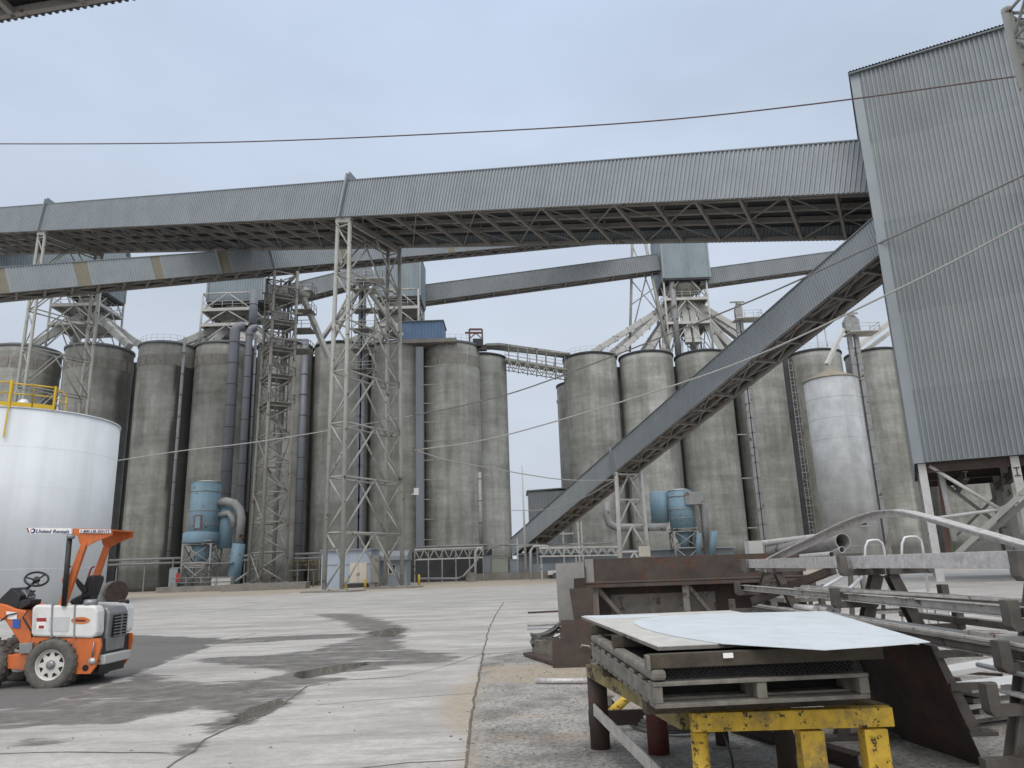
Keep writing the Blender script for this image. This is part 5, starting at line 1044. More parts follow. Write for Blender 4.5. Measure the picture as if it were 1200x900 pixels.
m.lathe([(.045,-.02),(.06,.03),(.03,.08)], cw, 14, axw).build('steering_wheel', 'blackm', t); MB().rod(cw+axw*.03, Q(27,694,.42), .024, 10).build('steering_column', 'blackm', t)
S = slab
S([(80,707),(83,702),(93,697),(97,699),(96,707),(90,710)], .36, .34).build('seat', 'black', t, bevel=.03); S([(93,700),(101,677),(104,674),(109.5,674.5),(110.5,679),(104,698),(99,702)], .36, .34).build('backrest', 'black', t, bevel=.03)
S([(85,674),(87,675),(101,690),(100,694),(95,694),(90,687)], .30, .05).build('armrest', 'black', t, bevel=.012); S([(80,710),(104,698),(106,698),(103,710)], .42, .24).build('seat_base', 'blackm', t)
can = [(28.5,618.5),(128,620),(128,627),(112,633),(98,640),(94,640),(90,636.5),(88,628),(86,626),(29.5,625)]
PL = plate; CW = .72
for d in (.08, .08+CW): PL([(82,619),(128,620),(128,627),(112,633),(98,640),(94,640),(90,636.5),(88,628),(82,626)], d, .03).build('canopy_side', 'org', t)
PL([(64,625),(90,627),(90,624),(66,623)], .12, CW-.05).build('canopy_visor', 'redp', t)
PL([(90,619),(128,620),(128,621.4),(90,620.4)], .112, CW-.035).build('canopy_roof', 'org', t)
nb_ = PL([(31,618.6),(82,619),(82,625.6),(33.5,625.2)], .04, .035).build('name_board', 'lab', t); PL([(28.4,618.4),(32.5,618.4),(33.2,624),(30.6,624)], .055, .02).build('board_end', 'red', t)
ph = PL([(91,620.1),(127.6,620.6),(127.6,624.8),(91,624.3)], .05, .02).build('phone_board', 'lab', t)
a, b = P(40.5,624.4,.037), P(79.5,624.9,.037); u_ = (b-a).normalized(); text_mb('United Rentals', a, u_, (0,0,1), (0,-1,0), .088, 'navy', nb_, 'lettering', (b-a).length, .2, .006)
MB().lathe([(.042,0),(.042,.004),(0,.004)], P(37,622,.04), 20, (0,-1,0)).build('round_emblem', 'navy', nb_); MB().lathe([(.022,0),(.022,.007),(0,.007)], P(36.4,622,.04), 14, (0,-1,0)).build('round_emblem_centre', 'lab', nb_)
a, b = P(92.5,624,.047), P(126.6,624.4,.047); text_mb('1-800-UR-RENTS', a, (b-a).normalized(), (0,0,1), (0,-1,0), .066, 'navy', ph, 'lettering', (b-a).length, .15, .002)
for d in (.06, .06+CW): PL([(92.5,636),(99,636),(73,711),(64,711)], d, .08).build('canopy_post', 'org', t, bevel=.008)
MB().rod(P(82.3,631,-.02), P(75.5,710,-.02), .042, 12).build('exhaust_pole', 'blackm', t); MB().lathe([(.055,0),(.065,.03),(.065,.06),(.03,.07)], P(83.5,631.5,-.02), 14).build('pole_cap', 'greyh', t)
for d in (.1, .1+CW): MB().tube([P(79,664,d), P(76,665,d-.0), P(74,668,d), P(69.5,681,d), P(70.5,684.5,d), P(73.5,684,d)], .016, 6).build('grab_handle', 'red', t)
for d, u in ((.02,39),): MB().tube([P(-4,728,.1), P(6,721,.08), P(15,719,.1)], .012, 6).tube([P(28,716,.1), P(24,724,.06), P(33,740,.08), P(36,752,.05)], .014, 6).build('hydraulic_hose', 'blackm', t)
# ------------------------------------------------------------------ foreground: work table
TZ = .74; NL, NR, FL = aZ(808,835,TZ), aZ(1042,828,TZ), aZ(692,778,TZ); FR = FL+(NR-NL)
t = thing('work_table', ((NL+FR)/2).xy.to_3d(), 'chipped yellow steel work table loaded with a pallet and sheet metal', 'table')
e1 = (NR-NL).normalized(); e2 = (FL-NL).normalized(); k = V3((0,0,-.055))
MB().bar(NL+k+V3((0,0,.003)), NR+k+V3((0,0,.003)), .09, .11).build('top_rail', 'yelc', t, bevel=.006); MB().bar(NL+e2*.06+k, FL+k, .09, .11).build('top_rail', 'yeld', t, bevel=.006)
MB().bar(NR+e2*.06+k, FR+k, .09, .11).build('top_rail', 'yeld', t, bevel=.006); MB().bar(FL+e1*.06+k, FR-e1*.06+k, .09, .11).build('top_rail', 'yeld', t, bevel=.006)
def tl(p, r, mat, sq=0):
    b = V3((p.x, p.y, 0)); m = MB()
    if sq: m.box((p.x, p.y, (TZ-.115)/2), (sq, sq*.8, TZ-.115), math.atan2(e1.y, e1.x))
    else: m.rod((p.x, p.y, .012), (p.x, p.y, TZ-.112), r, 20)
    m.build('leg', mat, t, bevel=.004 if sq else 0); MB().box((p.x, p.y, .006), (.26,.26,.012)).build('foot_plate', 'galvd', t)
tl(NL+e1*.05+e2*.01, .052, 'yelc'); q = aZ(948, 832, TZ)+e2*.03; tl(q, 0, 'yelc', .145); q = aZ(1022, 830, TZ)+e2*.03; tl(q, 0, 'yelc', .14)
tl(FL+e1*.05, .09, 'rust'); tl(FL+e1*.5-e2*.25, .095, 'redp'); tl(FR-e1*.06, .06, 'rust'); tl(NR+e2*1.3-e1*.05, .07, 'rust')
MB().bar(V3((FL.x,FL.y-.1,.36)), V3((NL.x-.02,NL.y+.05,.20)), .012, .10).build('side_brace', 'steelbar', t)
# pallet, grating, timbers, crate
PZ = .975; a = aZ(763,800,PZ); b = aZ(1018,788,PZ); c = aZ(691,752,PZ); p1_ = (b-a).normalized(); p2_ = (c-a).normalized(); wl, dl_ = (b-a).length, min((c-a).length, 2.4)
t = thing('pallet', V3((a.x,a.y,.83))+p1_*wl/2+p2_*dl_/2, 'weathered grey wooden pallet resting on the yellow table', 'pallet')
for k in range(3):
    o = p1_*(.035+(wl-.07)*k/2); MB().bar(a+o+V3((0,0,-.071)), a+o+p2_*dl_+V3((0,0,-.071)), .06, .093).build('stringer', 'wood', t, bevel=.006)
n = 9
for k in range(n):
    f = k/(n-1); o = p2_*(.05+(dl_-.1)*f); dz = random.uniform(-.004,.004)
    MB().bar(a+o+V3((0,0,-.012+dz*.3))+p1_*.008, a+o+p1_*(wl-.008)+V3((0,0,-.012+dz*.3)), .13+random.uniform(-.02,.02), .022, ).build('deck_board', 'wood', t, bevel=.003)
for f in [k/11 for k in range(12)]:
    o = p2_*(.06+(dl_-.12)*f); MB().bar(a+o+V3((0,0,-.130))+p1_*.012, a+o+p1_*(wl-.012)+V3((0,0,-.130)), .13, .024).build('bottom_board', 'wood', t, bevel=.003)
MB().bar(a+p2_*(dl_-.005)+V3((0,0,-.07)), a+p2_*(dl_-.005)+p1_*wl+V3((0,0,-.07)), .02, .09).build('light_stop_board', 'woodd', t)  # added board, stops bright ground showing through the pallet
MB().box(a+p1_*(wl/2)+p2_*(dl_/2+.1)+V3((0,0,-.071)), (wl-.2, dl_-.4, .085), math.atan2(p1_.y, p1_.x)).build('inner_shade_block', 'dark', t)  # added near-black block, paints the shade inside the pallet
for f in (.16, .84): tag(MB().bar(a+p2_*(dl_*f)+p1_*.03+V3((0,0,-.189)), a+p2_*(dl_*f)+p1_*(wl+.05)+V3((0,0,-.189)), .11, .086).build('bearer', 'woodd'), 'dark timber bearer under the near end of the pallet' if f < .5 else 'dark timber bearer under the far end of the pallet', 'timber', 'bearers under the pallet')
zG = PZ+.004; o = a+p1_*.1+p2_*.02; GWd = wl-.16
m = MB()
for layer in range(5):
    z = zG+.006+layer*.012
    for row in range(9):
        pts = []; nn = 74; ph_ = (row+layer) % 2
        for i in range(nn+1): pts.append(o+p1_*(GWd*i/nn)+p2_*(row*.03+.012*((i+ph_) % 2)+layer*.006)+V3((0,0,z-PZ+.006*((i+ph_) % 2))))
        for q1, q2 in zip(pts, pts[1:]): m.bar(q1, q2, .005, .004)
tag(m.build('metal_grating', 'mesh'), 'black expanded metal grating sheets stacked on the pallet', 'grating')
tag(MB().box(o+p1_*(GWd/2)+p2_*(.3+(dl_-.4)/2)+V3((0,0,.03)), (GWd*.98, dl_-.45, .05), math.atan2(p1_.y, p1_.x)).build('grating_stack', 'mesh'), 'rear part of the dark sheet stack between pallet and upper crate', 'sheets')
q = a+p1_*.05+V3((0,0,.035)); tag(MB().bar(q+p2_*.0, q+p2_*dl_, .09, .06).build('timber', 'wood', bevel=.02), 'grey timber batten along the left edge between pallet and crate', 'timber')
t = thing('crate_frame', a+p1_*wl/2+p2_*dl_/2+V3((0,0,.06)), 'dark wet wooden crate frame under the sheet metal', 'crate')
zt0, zt1 = PZ+.068, PZ+.150; hh = (zt0+zt1)/2-PZ
for f in (.02, .52, .98): MB().bar(a+p2_*(dl_*f)+p1_*.0+V3((0,0,hh)), a+p2_*(dl_*f)+p1_*(wl+.12)+V3((0,0,hh)), .05, zt1-zt0).build('beam', 'woodd', t, bevel=.005)
MB().bar(a+p2_*.06+p1_*(wl-.02)+V3((0,0,hh)), a+p2_*(dl_*.96)+p1_*(wl-.02)+V3((0,0,hh)), .05, zt1-zt0-.004).build('side_batten', 'woodd', t, bevel=.005)
q = a+p2_*.005-p1_*.012; MB().box(q+V3((0,0,hh)), (.02,.07,zt1-zt0), math.atan2(p1_.y, p1_.x)).build('end_cleat', 'wood', t, bevel=.003)
MB().box(a+p1_*.47-p2_*.0+V3((0,0,hh+.02)), (.06,.004,.028), math.atan2(p1_.y, p1_.x)).build('paper_tag', 'lab', t)
zp = 1.150; lo_ = [aZ(681,722,zp), aZ(771,757.5,zp)]; far = (lo_[0]-lo_[1]); e_n = (aZ(846,754.3,zp)-lo_[1]).normalized(); ww = 1.42
pl_ = [lo_[0], lo_[1], lo_[1]+e_n*ww, lo_[0]+e_n*(ww+.1)]
tag(MB().prism([p-V3((0,0,.004)) for p in pl_], (0,0,-.022)).build('board', 'galvd', bevel=.002), 'dark edged backing board under the beige sheet', 'board')
tag(MB().prism(pl_, (0,0,-.004)).build('sheet_metal', 'sheetb'), 'dull beige square metal sheet showing at the left of the bright one', 'metal sheet', 'sheets on the work table')
zq = 1.156; arc = [(846,754),(815,749),(790,745),(768,740),(752,735),(744,731),(742.5,729),(745,726.6),(755,724.5),(780,721.6),(820,719.6),(870,718)]
tag(MB().prism([aZ(u, v, zq) for u, v in arc+[(968,716),(1030,734.5),(1090,752),(1030,757),(966,761.3),(905,757.5)]], (0,0,-.004)).build('sheet_metal', 'sheet'), 'bright bluish metal sheet with a rounded left end on top of the table stack', 'metal sheet', 'sheets on the work table')
q0, q1 = aZ(684,721.4,zp+.003), aZ(772,720.,zp+.003); tag(MB().prism([q0, q1, aZ(772,722.4,zp+.003), aZ(700,725.2,zp+.003)], (0,0,-.002)).build('sheet_strip', 'sheet'), 'narrow white strip along the far edge of the beige sheet', 'strip')
# rusty sheet leaning at the right of the table
A0, A1 = aZ(1155,899,0), aZ(985,842,0); top0 = aY(1091,757,A0.y-.15); dv = V3((top0.x-A0.x, top0.y-A0.y, top0.z))
tag(MB().prism([A0, A1, A1+dv*.92, A0+dv], (-.006,-.003,0)).build('leaning_sheet', 'rust'), 'big dark rusted steel sheet leaning beside the work table', 'metal sheet')
# things on the ground below the table
tag(MB().hbeam(aZ(862,850,.06), aZ(1006,893,.06), .12, .12, .012).build('steel_beam', 'rust'), 'dark steel beam lying on the gravel behind the yellow legs', 'beam')
tag(MB().rod(aZ(713,838,.05)+V3((0,0,.0)), aY(738,815,8.9), .05, 14).build('yellow_pole', 'yelc'), 'short yellow tipped pole lying under the table', 'pole')
for k in range(4):
    c_ = aZ(788+k*3, 846+k, .03); pts = [c_+V3(((.42-.02*k)*math.cos(s), (.5-.03*k)*math.sin(s), .03*k+.01*math.sin(3*s))) for s in [2*math.pi*i/36 for i in range(37)]]
    tag(MB().tube(pts, .022, 8).build('hose_loop', 'hose' if k < 3 else 'galv'), ['lowest loop of grey hose on the gravel under the table','second hose loop of the coil under the table','third hose loop of the coil under the table','pale topmost loop of the coil under the table'][k], 'hose', 'hose loops under the table')
tag(MB().tube([aZ(835,829,.70)+V3((0,-.06,0)), aZ(838,842,.63)+V3((0,-.06,0)), aY(848,860,5.0), aY(857,885,5.05), aY(859,899,5.1)], .008, 6).build('hanging_wire', 'blackm'), 'black wire dangling from the front rail of the table', 'wire')
q = aZ(838,829,.735); tag(MB().rod(q-e1*.12+V3((0,.05,.012)), q+e1*.12+V3((0,.05,.012)), .03, 12).build('pipe_stub', 'rustframe'), 'short mauve pipe stub under the pallet on the front rail', 'pipe')
q = aZ(715,832,0); t = thing('caster', q, 'small black caster wheel under the far end of the table', 'caster'); MB().lathe([(.06,-.02),(.06,.02)], q+V3((0,0,.06)), 18, (0,1,0)).build('wheel', 'blackm', t); MB().box(q+V3((0,0,.15)), (.1,.07,.02)).box(q+V3((0,.03,.1)), (.05,.006,.1)).box(q+V3((0,-.03,.1)), (.05,.006,.1)).build('fork', 'galvd', t)
tag(MB().bar(aZ(690,842,.12), aZ(800,838,.12), .05, .14).build('channel_scrap', 'rust'), 'dark channel lying across under the far half of the table', 'channel')
tag(MB().rod(aZ(628,798,.04), aZ(692,798,.04), .04, 10).build('steel_tube', 'galv'), 'grey steel tube lying on the ground left of the table', 'tube')
for v, lb in ((732.5, 'upper of two thin pipes poking out left of the grey plate'), (736.5, 'lower of two thin pipes poking out left of the grey plate')): q = aY(618, v, 15.6); tag(MB().rod((q.x, 15.6, q.z), (q.x+2.2, 15.7, q.z+.01), .028, 8).build('thin_pipe', 'alu' if v > 734 else 'steelbar'), lb, 'pipe', 'thin pipes by the grey plate')
tag(MB().bar(aZ(619,718,.03), aZ(660,716,.03), .12, .06).build('flat_bar', 'rustl'), 'dark flat bar on the concrete left of the grey plate', 'bar')
q = aY(642, 760, 14.7); tag(MB().box((q.x, 14.7, .16), (.52,.5,.30), .15).build('wood_block', 'wood', bevel=.01), 'pale wood block under the coiled wire left of the rusty plates', 'block')
m = MB(); c_ = V3((q.x-.02, 14.7, .40))
for k in range(9):
    rx, ry, ph_ = random.uniform(.22,.32), random.uniform(.16,.26), random.uniform(0,6); m.tube([c_+V3((rx*math.cos(s), ry*math.sin(s), -.08+.018*k+.05*math.sin(s*2+ph_)+.10*math.cos(s))) for s in [2*math.pi*i/30 for i in range(31)]], .014, 6)
tag(m.build('wire_coil', 'hose'), 'tangled coil of grey wire on the pale wood block', 'wire coil')
tag(MB().prism([aZ(613,768,.02), aZ(650,780,.02), aZ(652,775,.02), aZ(630,766,.02)], (0,0,.05)).build('scrap_plate', 'rustl'), 'flat scrap plate under the pale wood block', 'plate')
# rusty steel bin and plates
def up(pts, y, th, dy=0): return MB().prism([aY(u, v, y) for u, v in pts], (0, th, 0))
yb = 13.6; t = thing('steel_bin', (aY(800,700,yb).x, yb+.6, 0), 'long dark rusted steel bin with an open framed front behind the work table', 'bin')
a, b = aY(684,655.5,yb+.5), aY(936,647,yb+.5); zt_ = a.z; L_ = b.x-a.x; zf = aY(700,683.5,yb).z
MB().box(((a.x+b.x)/2, yb+.5, (zf+zt_)/2), (L_, .02, zt_-zf)).build('back_panel', 'rustl', t)
MB().box((a.x+.09, yb+.47, (zf+zt_)/2), (.16,.03,zt_-zf+.004)).build('corner_post', 'greyplate', t)
MB().box(((a.x+b.x)/2, yb+.2, zf), (L_+.08, .62, .03)).box(((a.x+b.x)/2, yb-.1, zf-.04), (L_+.08, .02, .07)).build('flange', 'rustl', t)
MB().box(((a.x+b.x)/2, yb+.42, zf/2), (L_, .02, zf)).build('front_panel', 'rust', t); MB().box((aY(745,705,yb+.39).x+.5, yb+.402, .82), (1.9,.012,.55)).build('worn_patch', 'galvd', t)
for u in (697, 803, 905): q = aY(u, 690, yb); MB().bar((q.x, yb, 0), (q.x, yb, zf-.02), .11, .06, up=(0,1,0)).build('post', 'galvd', t); MB().bar((q.x+.04, yb+.05, zf-.08), (q.x+.62, yb+.3, .55), .07).build('diagonal', 'galvd', t)
for xx in (a.x+.01, b.x-.01): MB().box((xx, yb+.9, zt_*.46), (.02, 1., zt_*.92)).build('end_panel', 'rustl', t)
MB().box(((a.x+b.x)/2, yb+1.4, zt_*.46), (L_, .02, zt_*.92)).build('rear_panel', 'rustl', t)
tag(up([(651,660.5),(684,659),(686,690),(690,727),(655,729)], 14.0, .012).build('upright_plate', 'greyplate'), 'tall grey weathered plate standing upright left of the rusty bin', 'plate', 'plates leaning by the rusty bin')
q = [aY(u, v, 13.35) for u, v in ((667,690),(695,688),(696,760),(678,760))]; tag(MB().prism(q, (0,.012,0)).build('upright_plate', 'rustl'), 'narrow brown plate standing in front of the tall grey plate', 'plate', 'plates leaning by the rusty bin')
tag(up([(673,678),(686,677),(686,689),(673,690)], 13.5, .1).build('scrap_box', 'rust'), 'small dark square scrap lodged above the narrow brown plate', 'scrap')
q = [(657,726.5),(691,726),(693,784),(648,785),(647,749),(656.5,749)]; tag(up(q, 12.98, .014).build('stepped_plate', 'rustl'), 'dark brown stepped plate standing nearest the work table', 'plate', 'plates leaning by the rusty bin')
MBh = MB().tube([aY(680,760,12.97), aY(682,756,12.9), aY(690,757,12.9), aY(693,761,12.97)], .012, 6); tag(MBh.build('lifting_handle', 'steelbar'), 'bent rod handle on the stepped brown plate', 'handle')
# ------------------------------------------------------------------ cantilever rack
LV = [1.46, 1.165, .93, .69, .40]; TIP = [3.14, 3.03, 2.93, 2.81, 2.70]; XC_ = 3.55
FR_ = [10.7, 7.45, 4.85]
t = thing('cantilever_rack', (XC_, 7.3, 0), 'double sided steel rack of A shaped frames holding long bars', 'rack')
for y in FR_:
    for s in (-1, 1):
        xo = -.20 if y < 5 else 0.
        MB().hbeam((XC_+xo+s*.07, y, 1.46), (XC_+xo*.6+s*.62, y, .02), .10, .11, .012, up=(0,1,0)).build('leg', 'rackd', t)
    MB().box((XC_, y, .02), (1.6,.16,.03)).build('foot_beam', 'rackd', t)
    for k, z in enumerate(LV):
        for s in (-1, 1):
            xt = TIP[k] if s < 0 else 2*XC_-TIP[k]; xi = XC_+s*(.07+.55*(1.46-z)/1.44)
            MB().bar((xi-s*.05, y-.06, z+.03), (xt, y-.06, z+.03), .07, .06).build('arm', 'rackd', t)
            if k < 4: MB().prism([(xt-.035, y-.105, z+.185), (xt+.035, y-.105, z+.185), (xt+.035, y-.105, z+.01), (xt+.02, y-.105, z-.005), (xt-.012, y-.105, z+.0), (xt-.035, y-.105, z+.03)], (0,.09,0)).build('end_stop', 'rackd', t, bevel=.004)
for s in (1,): MB().bar((XC_+s*.30, FR_[0], .86), (XC_+s*.30, FR_[2]-.3, .86), .05, .08).build('tie_beam', 'rackd', t)
GB = 'long bars stored on the rack'
def rbar(x0, y0, x1, y1, z0, z1, w_, h, mat, label, kind='bar', nm='steel_bar'):
    a, b = V3((x0,y0,z0)), V3((x1,y1,z1))
    m = MB().rod(a, b, w_/2, 10) if kind == 'rod' else MB().hbeam(a, b, w_, h, max(.006, h*.1)) if kind == 'I' else MB().bar(a, b, w_, h)
    tag(m.build(nm, mat, bevel=0 if kind == 'rod' else .003), label, 'bar', GB)
rbar(3.27, 10.75, 3.30, 3.0, 1.582, 1.59, .13, .115, 'galv', 'thick pale speckled beam on the top arms nearest the camera side', nm='steel_beam')
rbar(3.46, 7.6, 3.47, 2.8, 1.565, 1.575, .11, .075, 'galv', 'bright topped beam on the top arms behind the thick speckled beam')
rbar(3.74, 9.8, 3.72, 3., 1.54, 1.545, .08, .05, 'steelbar', 'thin bar on the far side top arms')
rbar(3.14, 10.7, 3.16, 7.75, 1.262, 1.262, .09, .07, 'steelbar', 'short second level channel ending in a bright cut face', 'I')
rbar(3.16, 7.4, 3.20, 2.9, 1.264, 1.264, .10, .075, 'steelbar', 'second level channel running from the middle frame to the right edge', 'I')
rbar(3.31, 9.6, 3.34, 3.0, 1.257, 1.257, .08, .06, 'galvd', 'darker flat bar beside the second level channel')
rbar(3.42, 10.2, 3.40, 3.3, 1.246, 1.246, .05, .035, 'galv', 'slim pale bar innermost on the second level')
rbar(3.95, 8.6, 3.98, 3.0, 1.246, 1.246, .06, .04, 'galvd', 'slim dark bar on the far side second level arms')
rbar(4.08, 8.2, 4.06, 3.2, 1.24, 1.24, .04, .03, 'steelbar', 'outermost slim bar on the far side second level arms')
rbar(3.02, 9.9, 3.05, 3.0, 1.027, 1.027, .09, .07, 'galvd', 'third level dark channel nearest the bright metal sheet', 'I')
rbar(3.15, 9.3, 3.18, 3.0, 1.034, 1.034, .08, .085, 'steelbar', 'third level brownish bar beside the dark channel')
rbar(3.26, 8.9, 3.28, 3.2, 1.022, 1.022, .07, .06, 'galvd', 'inner bar on the third level')
rbar(3.10, 5.4, 3.12, 2.8, 1.10, 1.10, .07, .05, 'steelbar', 'short bar lying on top of the third level bars at right')
rbar(4.15, 8.4, 4.18, 3.2, 1.022, 1.022, .09, .06, 'galvd', 'far side third level flat bar')
rbar(2.98, 5.15, 3.02, 2.6, .93, .90, .03, .03, 'alu', 'long pale round rod on the fourth level arms', 'rod', 'steel_rod')
rbar(3.1, 5.1, 3.2, 2.8, .79, .785, .06, .04, 'galv', 'pale flat bar on the fourth level arms')
rbar(3.0, 4.75, 3.25, 2.8, .50, .49, .10, .04, 'galv', 'pale flat bar low on the fifth level arms')
rbar(3.05, 4.8, 3.4, 2.8, .535, .60, .03, .03, 'alu', 'white rod crossing low in front of the right rack leg', 'rod', 'steel_rod')
rbar(3.12, 4.7, 3.3, 3., .33, .30, .12, .07, 'galvd', 'grey box section lowest at the foot of the rack')
for k, (x_, y0, l_) in enumerate(((3.08, 8.6, .5), (3.16, 8.5, .55), (3.25, 8.45, .5))): rbar(x_, y0, x_+.02, y0-l_, 1.11+.002*k, 1.11, .075, .075, 'galv', ['left short tube of three laid across the third level','middle short tube of three laid across the third level','right short tube of three laid across the third level'][k], 'rod', 'short_tube')
tag(MB().bar(aY(884,704,10.2), aY(976,668,9.2), .13, .09).build('rusty_channel', 'rustl'), 'rusty channel leaning between the first two rack frames', 'channel')
for lv_, z_, x0_, n_ in (('second', 1.31, 3.14, 3), ('third', 1.075, 3.02, 3), ('fourth', .80, 2.96, 3)):
    for k in range(n_):
        xx = x0_+.07*k+random.uniform(-.02,.02); ya = random.uniform(7.6, 9.8) if lv_ != 'fourth' else random.uniform(4.9, 5.1); yb_ = random.uniform(2.8, 3.6)
        rbar(xx, ya, xx+random.uniform(-.10,.16), yb_, z_+random.uniform(-.01,.02), z_+random.uniform(-.01,.03), random.uniform(.018,.04), random.uniform(.012,.03), random.choice(['galv','steelbar','steelbar','alu']), 'thin loose bar lying on the heavier bars of the '+lv_+' rack level')
# bent strip over the rack
bp = [aY(890,668,10.4), aY(891,660,10.35), aY(918,646,9.9), aY(962,625,9.2), aY(990,611.5,8.7), aY(1012,603,8.3), aY(1030,598,8.0), aY(1050,597,7.7), aY(1066,599,7.45), aY(1090,605,7.1), aY(1140,619,6.5), aY(1200,636,5.9), aY(1260,652,5.4)]
o = MB(); rows_ = []
for i, p in enumerate(bp):
    d = (bp[min(i+1,len(bp)-1)]-bp[max(i-1,0)]).normalized(); s_ = d.cross(V3((0,0,1))).normalized(); n_ = s_.cross(d).normalized(); rows_.append([p-s_*.06, p+s_*.06, p+s_*.06-n_*.012, p-s_*.048-n_*.012, p-s_*.048-n_*.075, p-s_*.06-n_*.075])
vs_ = [q for r in rows_ for q in r]; fs_ = []
for i in range(len(rows_)-1):
    for j in range(6): a_ = i*6+j; b_ = i*6+(j+1)%6; fs_.append((a_, b_, b_+6, a_+6))
fs_ += [tuple(range(6))[::-1], tuple(range(len(vs_)-6, len(vs_)))]
tag(o.add(vs_, fs_).build('bent_strip', 'galv'), 'long pale angle strip bent into a hump above the rack', 'bent strip')
# aluminium rolling stairs behind the rack
y = 12.6; t = thing('rolling_stairs', (aY(1060,700,y).x, y, 0), 'bare aluminium rolling work stairs behind the rack', 'rolling stairs')
for u0, u1, v0 in ((1013,1036,633), (1056,1081,629)):
    for dy in (0,): MB().tube([aY(u0, 690, y+dy), aY(u0+1, v0+8, y+dy), aY(u0+4, v0+1, y+dy), aY(u0+10, v0, y+dy), aY(u1-7, v0, y+dy), aY(u1-2, v0+4, y+dy), aY(u1, v0+12, y+dy), aY(u1+7, 693, y+dy)], .022, 8).build('handrail', 'alu', t)
MB().box(aY(1058, 696, y+.2), (.95,.7,.07)).box(aY(1044, 716, y+.1), (.8,.5,.05)).build('tread', 'galv', t)
for u, v in ((1022,700),(1054,700),(1085,700),(1110,700)): q = aY(u, v, y); MB().rod((q.x, y, .1), q, .022, 8).build('leg', 'alu', t)
for u in (1054, 1107): q = aY(u, 770, y); MB().lathe([(.06,-.02),(.06,.02)], (q.x, y, .06), 16, (0,1,0)).build('caster', 'blackm', t)
MB().bar(aY(1085,758,y), aY(1112,760,y), .05, .03).bar(aY(1092,700,y), aY(1112,768,y), .05, .03).build('base_rail', 'alu', t)
tag(MB().prism([aY(u, v, 14.) for u, v in ((1036,650),(1041,628),(1044,621),(1047,628),(1045,638),(1038,651))], (0,.05,0)).build('steel_paddle', 'galvd'), 'narrow curved steel blade standing between the two stair handrails', 'blade')
# pipes stored behind
y = 16.; t = thing('pipe_stand', (aY(960,660,y).x, y, 0), 'low trestle stand holding the bundle of pipes behind the rack', 'stand')
zs_ = aY(960,650,y).z-.05
for u in (905, 1000):
    q = aY(u, 655, y)
    for s in (-.4,.4): MB().bar((q.x, y+s*1.3, 0), (q.x, y+s*.4, zs_), .08).build('leg', 'galvd', t)
    MB().bar((q.x, y-.55, zs_), (q.x, y+.7, zs_), .1).build('cross_bar', 'galvd', t)
def pipe(u0, v0, u1, v1, dy, r, mat, lb):
    a, b = aY(u0, v0, y+dy+.5), aY(u1, v1, y+dy-2.2); d = (b-a).normalized()
    m = MB().tube([a, b], r, 20, caps=False).tube([b, a], r*.88, 20, caps=False); m.lathe([(r, 0), (r*.88, 0)], b, 20, d, caps=False); tag(m.build('steel_pipe', mat), lb, 'pipe', 'pipes on the trestle stand')
pipe(905, 645, 988, 634.5, 0, .155, 'greyplate', 'large open ended grey pipe on top of the trestle stand'); pipe(880, 638, 968, 628, .6, .06, 'galv', 'pale slim pipe behind the large open pipe')
pipe(925, 652, 980, 641, .2, .05, 'galv', 'slim pipe just under the large open pipe'); pipe(932, 651, 987, 644, -.1, .055, 'alu', 'brightest slim pipe with an open end at right'); pipe(900, 656, 975, 650, .1, .06, 'galv', 'lowest pale pipe of the bundle on the stand'); pipe(912, 648, 975, 646, .35, .045, 'steelbar', 'brown thin pipe within the bundle on the stand')
q = aY(883, 640, 15.5); tag(MB().box((q.x, 15.5, 1.0), (.28,.3,2.0)).build('square_post', 'dusty'), 'pale square post just beyond the right end of the rusty bin', 'post')
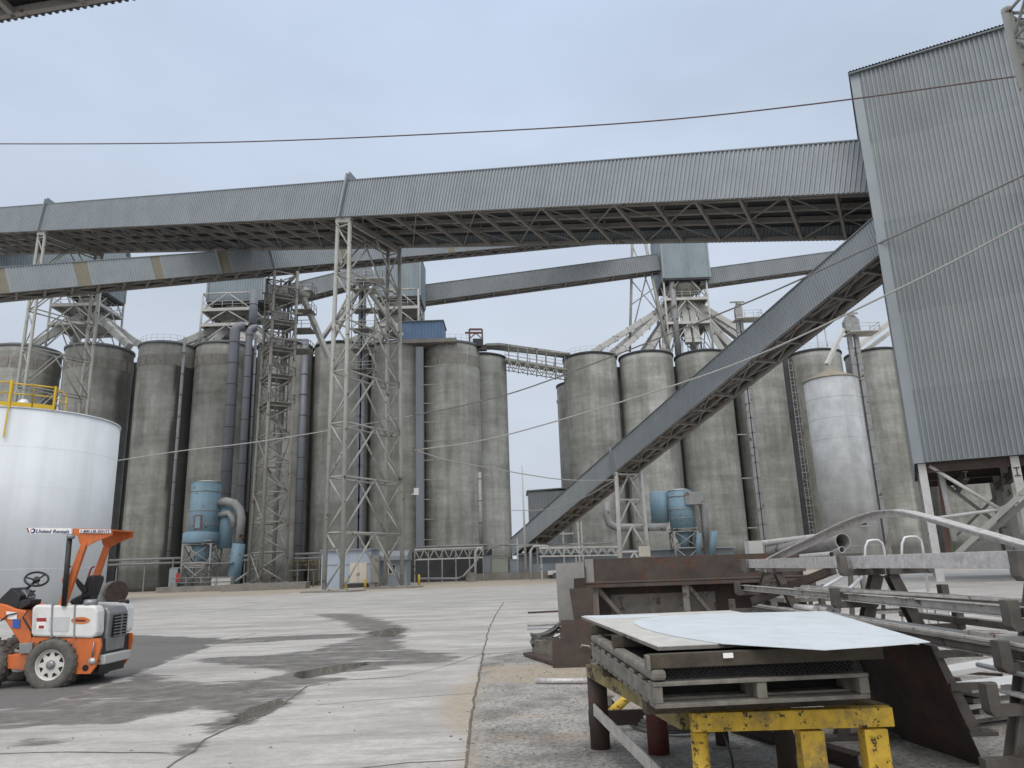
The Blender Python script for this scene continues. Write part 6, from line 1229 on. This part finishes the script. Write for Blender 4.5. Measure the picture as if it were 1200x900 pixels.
for u0, v0, u1, v1, lb in ((945, 700, 1000, 668, 'pale thin tube leaning across behind the rack, left one'), (982, 702, 1010, 676, 'pale thin tube leaning behind the middle rack frame')): tag(MB().rod(aY(u0, v0, 11.5), aY(u1, v1, 12.2), .025, 8).build('leaning_tube', 'alu'), lb, 'tube', 'thin tubes leaning behind the rack')
for k, u in enumerate((946, 958, 972)): q = aY(u, 691, 12.4); tag(MB().rod((q.x, 12.0, q.z), (q.x+.3, 13.4, q.z), .055, 12).build('pipe_offcut', 'galvd'), ['leftmost dark pipe offcut beneath the leaning tubes','middle dark pipe offcut beneath the leaning tubes','rightmost dark pipe offcut beneath the leaning tubes'][k], 'pipe', 'pipe offcuts behind the rack')
tag(MB().box(aY(990, 699, 12.6), (2.4,1.2,.06)).bar(aZ(950,745,0), aY(950,699,12.6), .06).bar(aZ(1035,745,0), aY(1035,699,12.6), .06).build('low_bench', 'galvd'), 'low steel bench under the pipe offcuts behind the rack', 'bench')
# stacked profiles at the right
for k in range(7):
    z = .05+.055*k; x0_, y0_ = 4.15+.06*(k%3), 7.9-.05*k; a = V3((x0_, y0_, z)); b = V3((x0_+2.9, y0_+1.0+.1*(k%2), z+.01)); mat = 'whitep' if k in (5,6) else ('galv' if k % 2 else 'galvd')
    tag(MB().bar(a, b, .34 if k > 3 else .42, .045).build('profile', mat, bevel=.004), ['lowest dark profile','second lowest pale profile','third dark profile from below','fourth pale profile from below','fifth dark profile from below','white profile just below the top one','topmost white profile'][k]+' in the stack beyond the right rack leg', 'profile', 'profiles stacked beyond the rack')
tag(MB().bar((4.0,8.2,.40), (7.2,9.9,.42), .3, .05).build('profile', 'whitep'), 'long white profile lying behind the profile stack at right', 'profile')
m = MB()
for k in range(26): a = V3((4.6+random.uniform(0,.9), 9.4+random.uniform(0,.7), random.uniform(.03,.3))); b = a+V3((random.uniform(-.5,.5), random.uniform(-.5,.5), random.uniform(-.05,.05))); m.bar(a, b, .05, .03)
o = m.build('scrap', 'rustl'); tag(o, 'tangled heap of dark scrap offcuts behind the profile stack', 'scrap heap', kind='stuff')
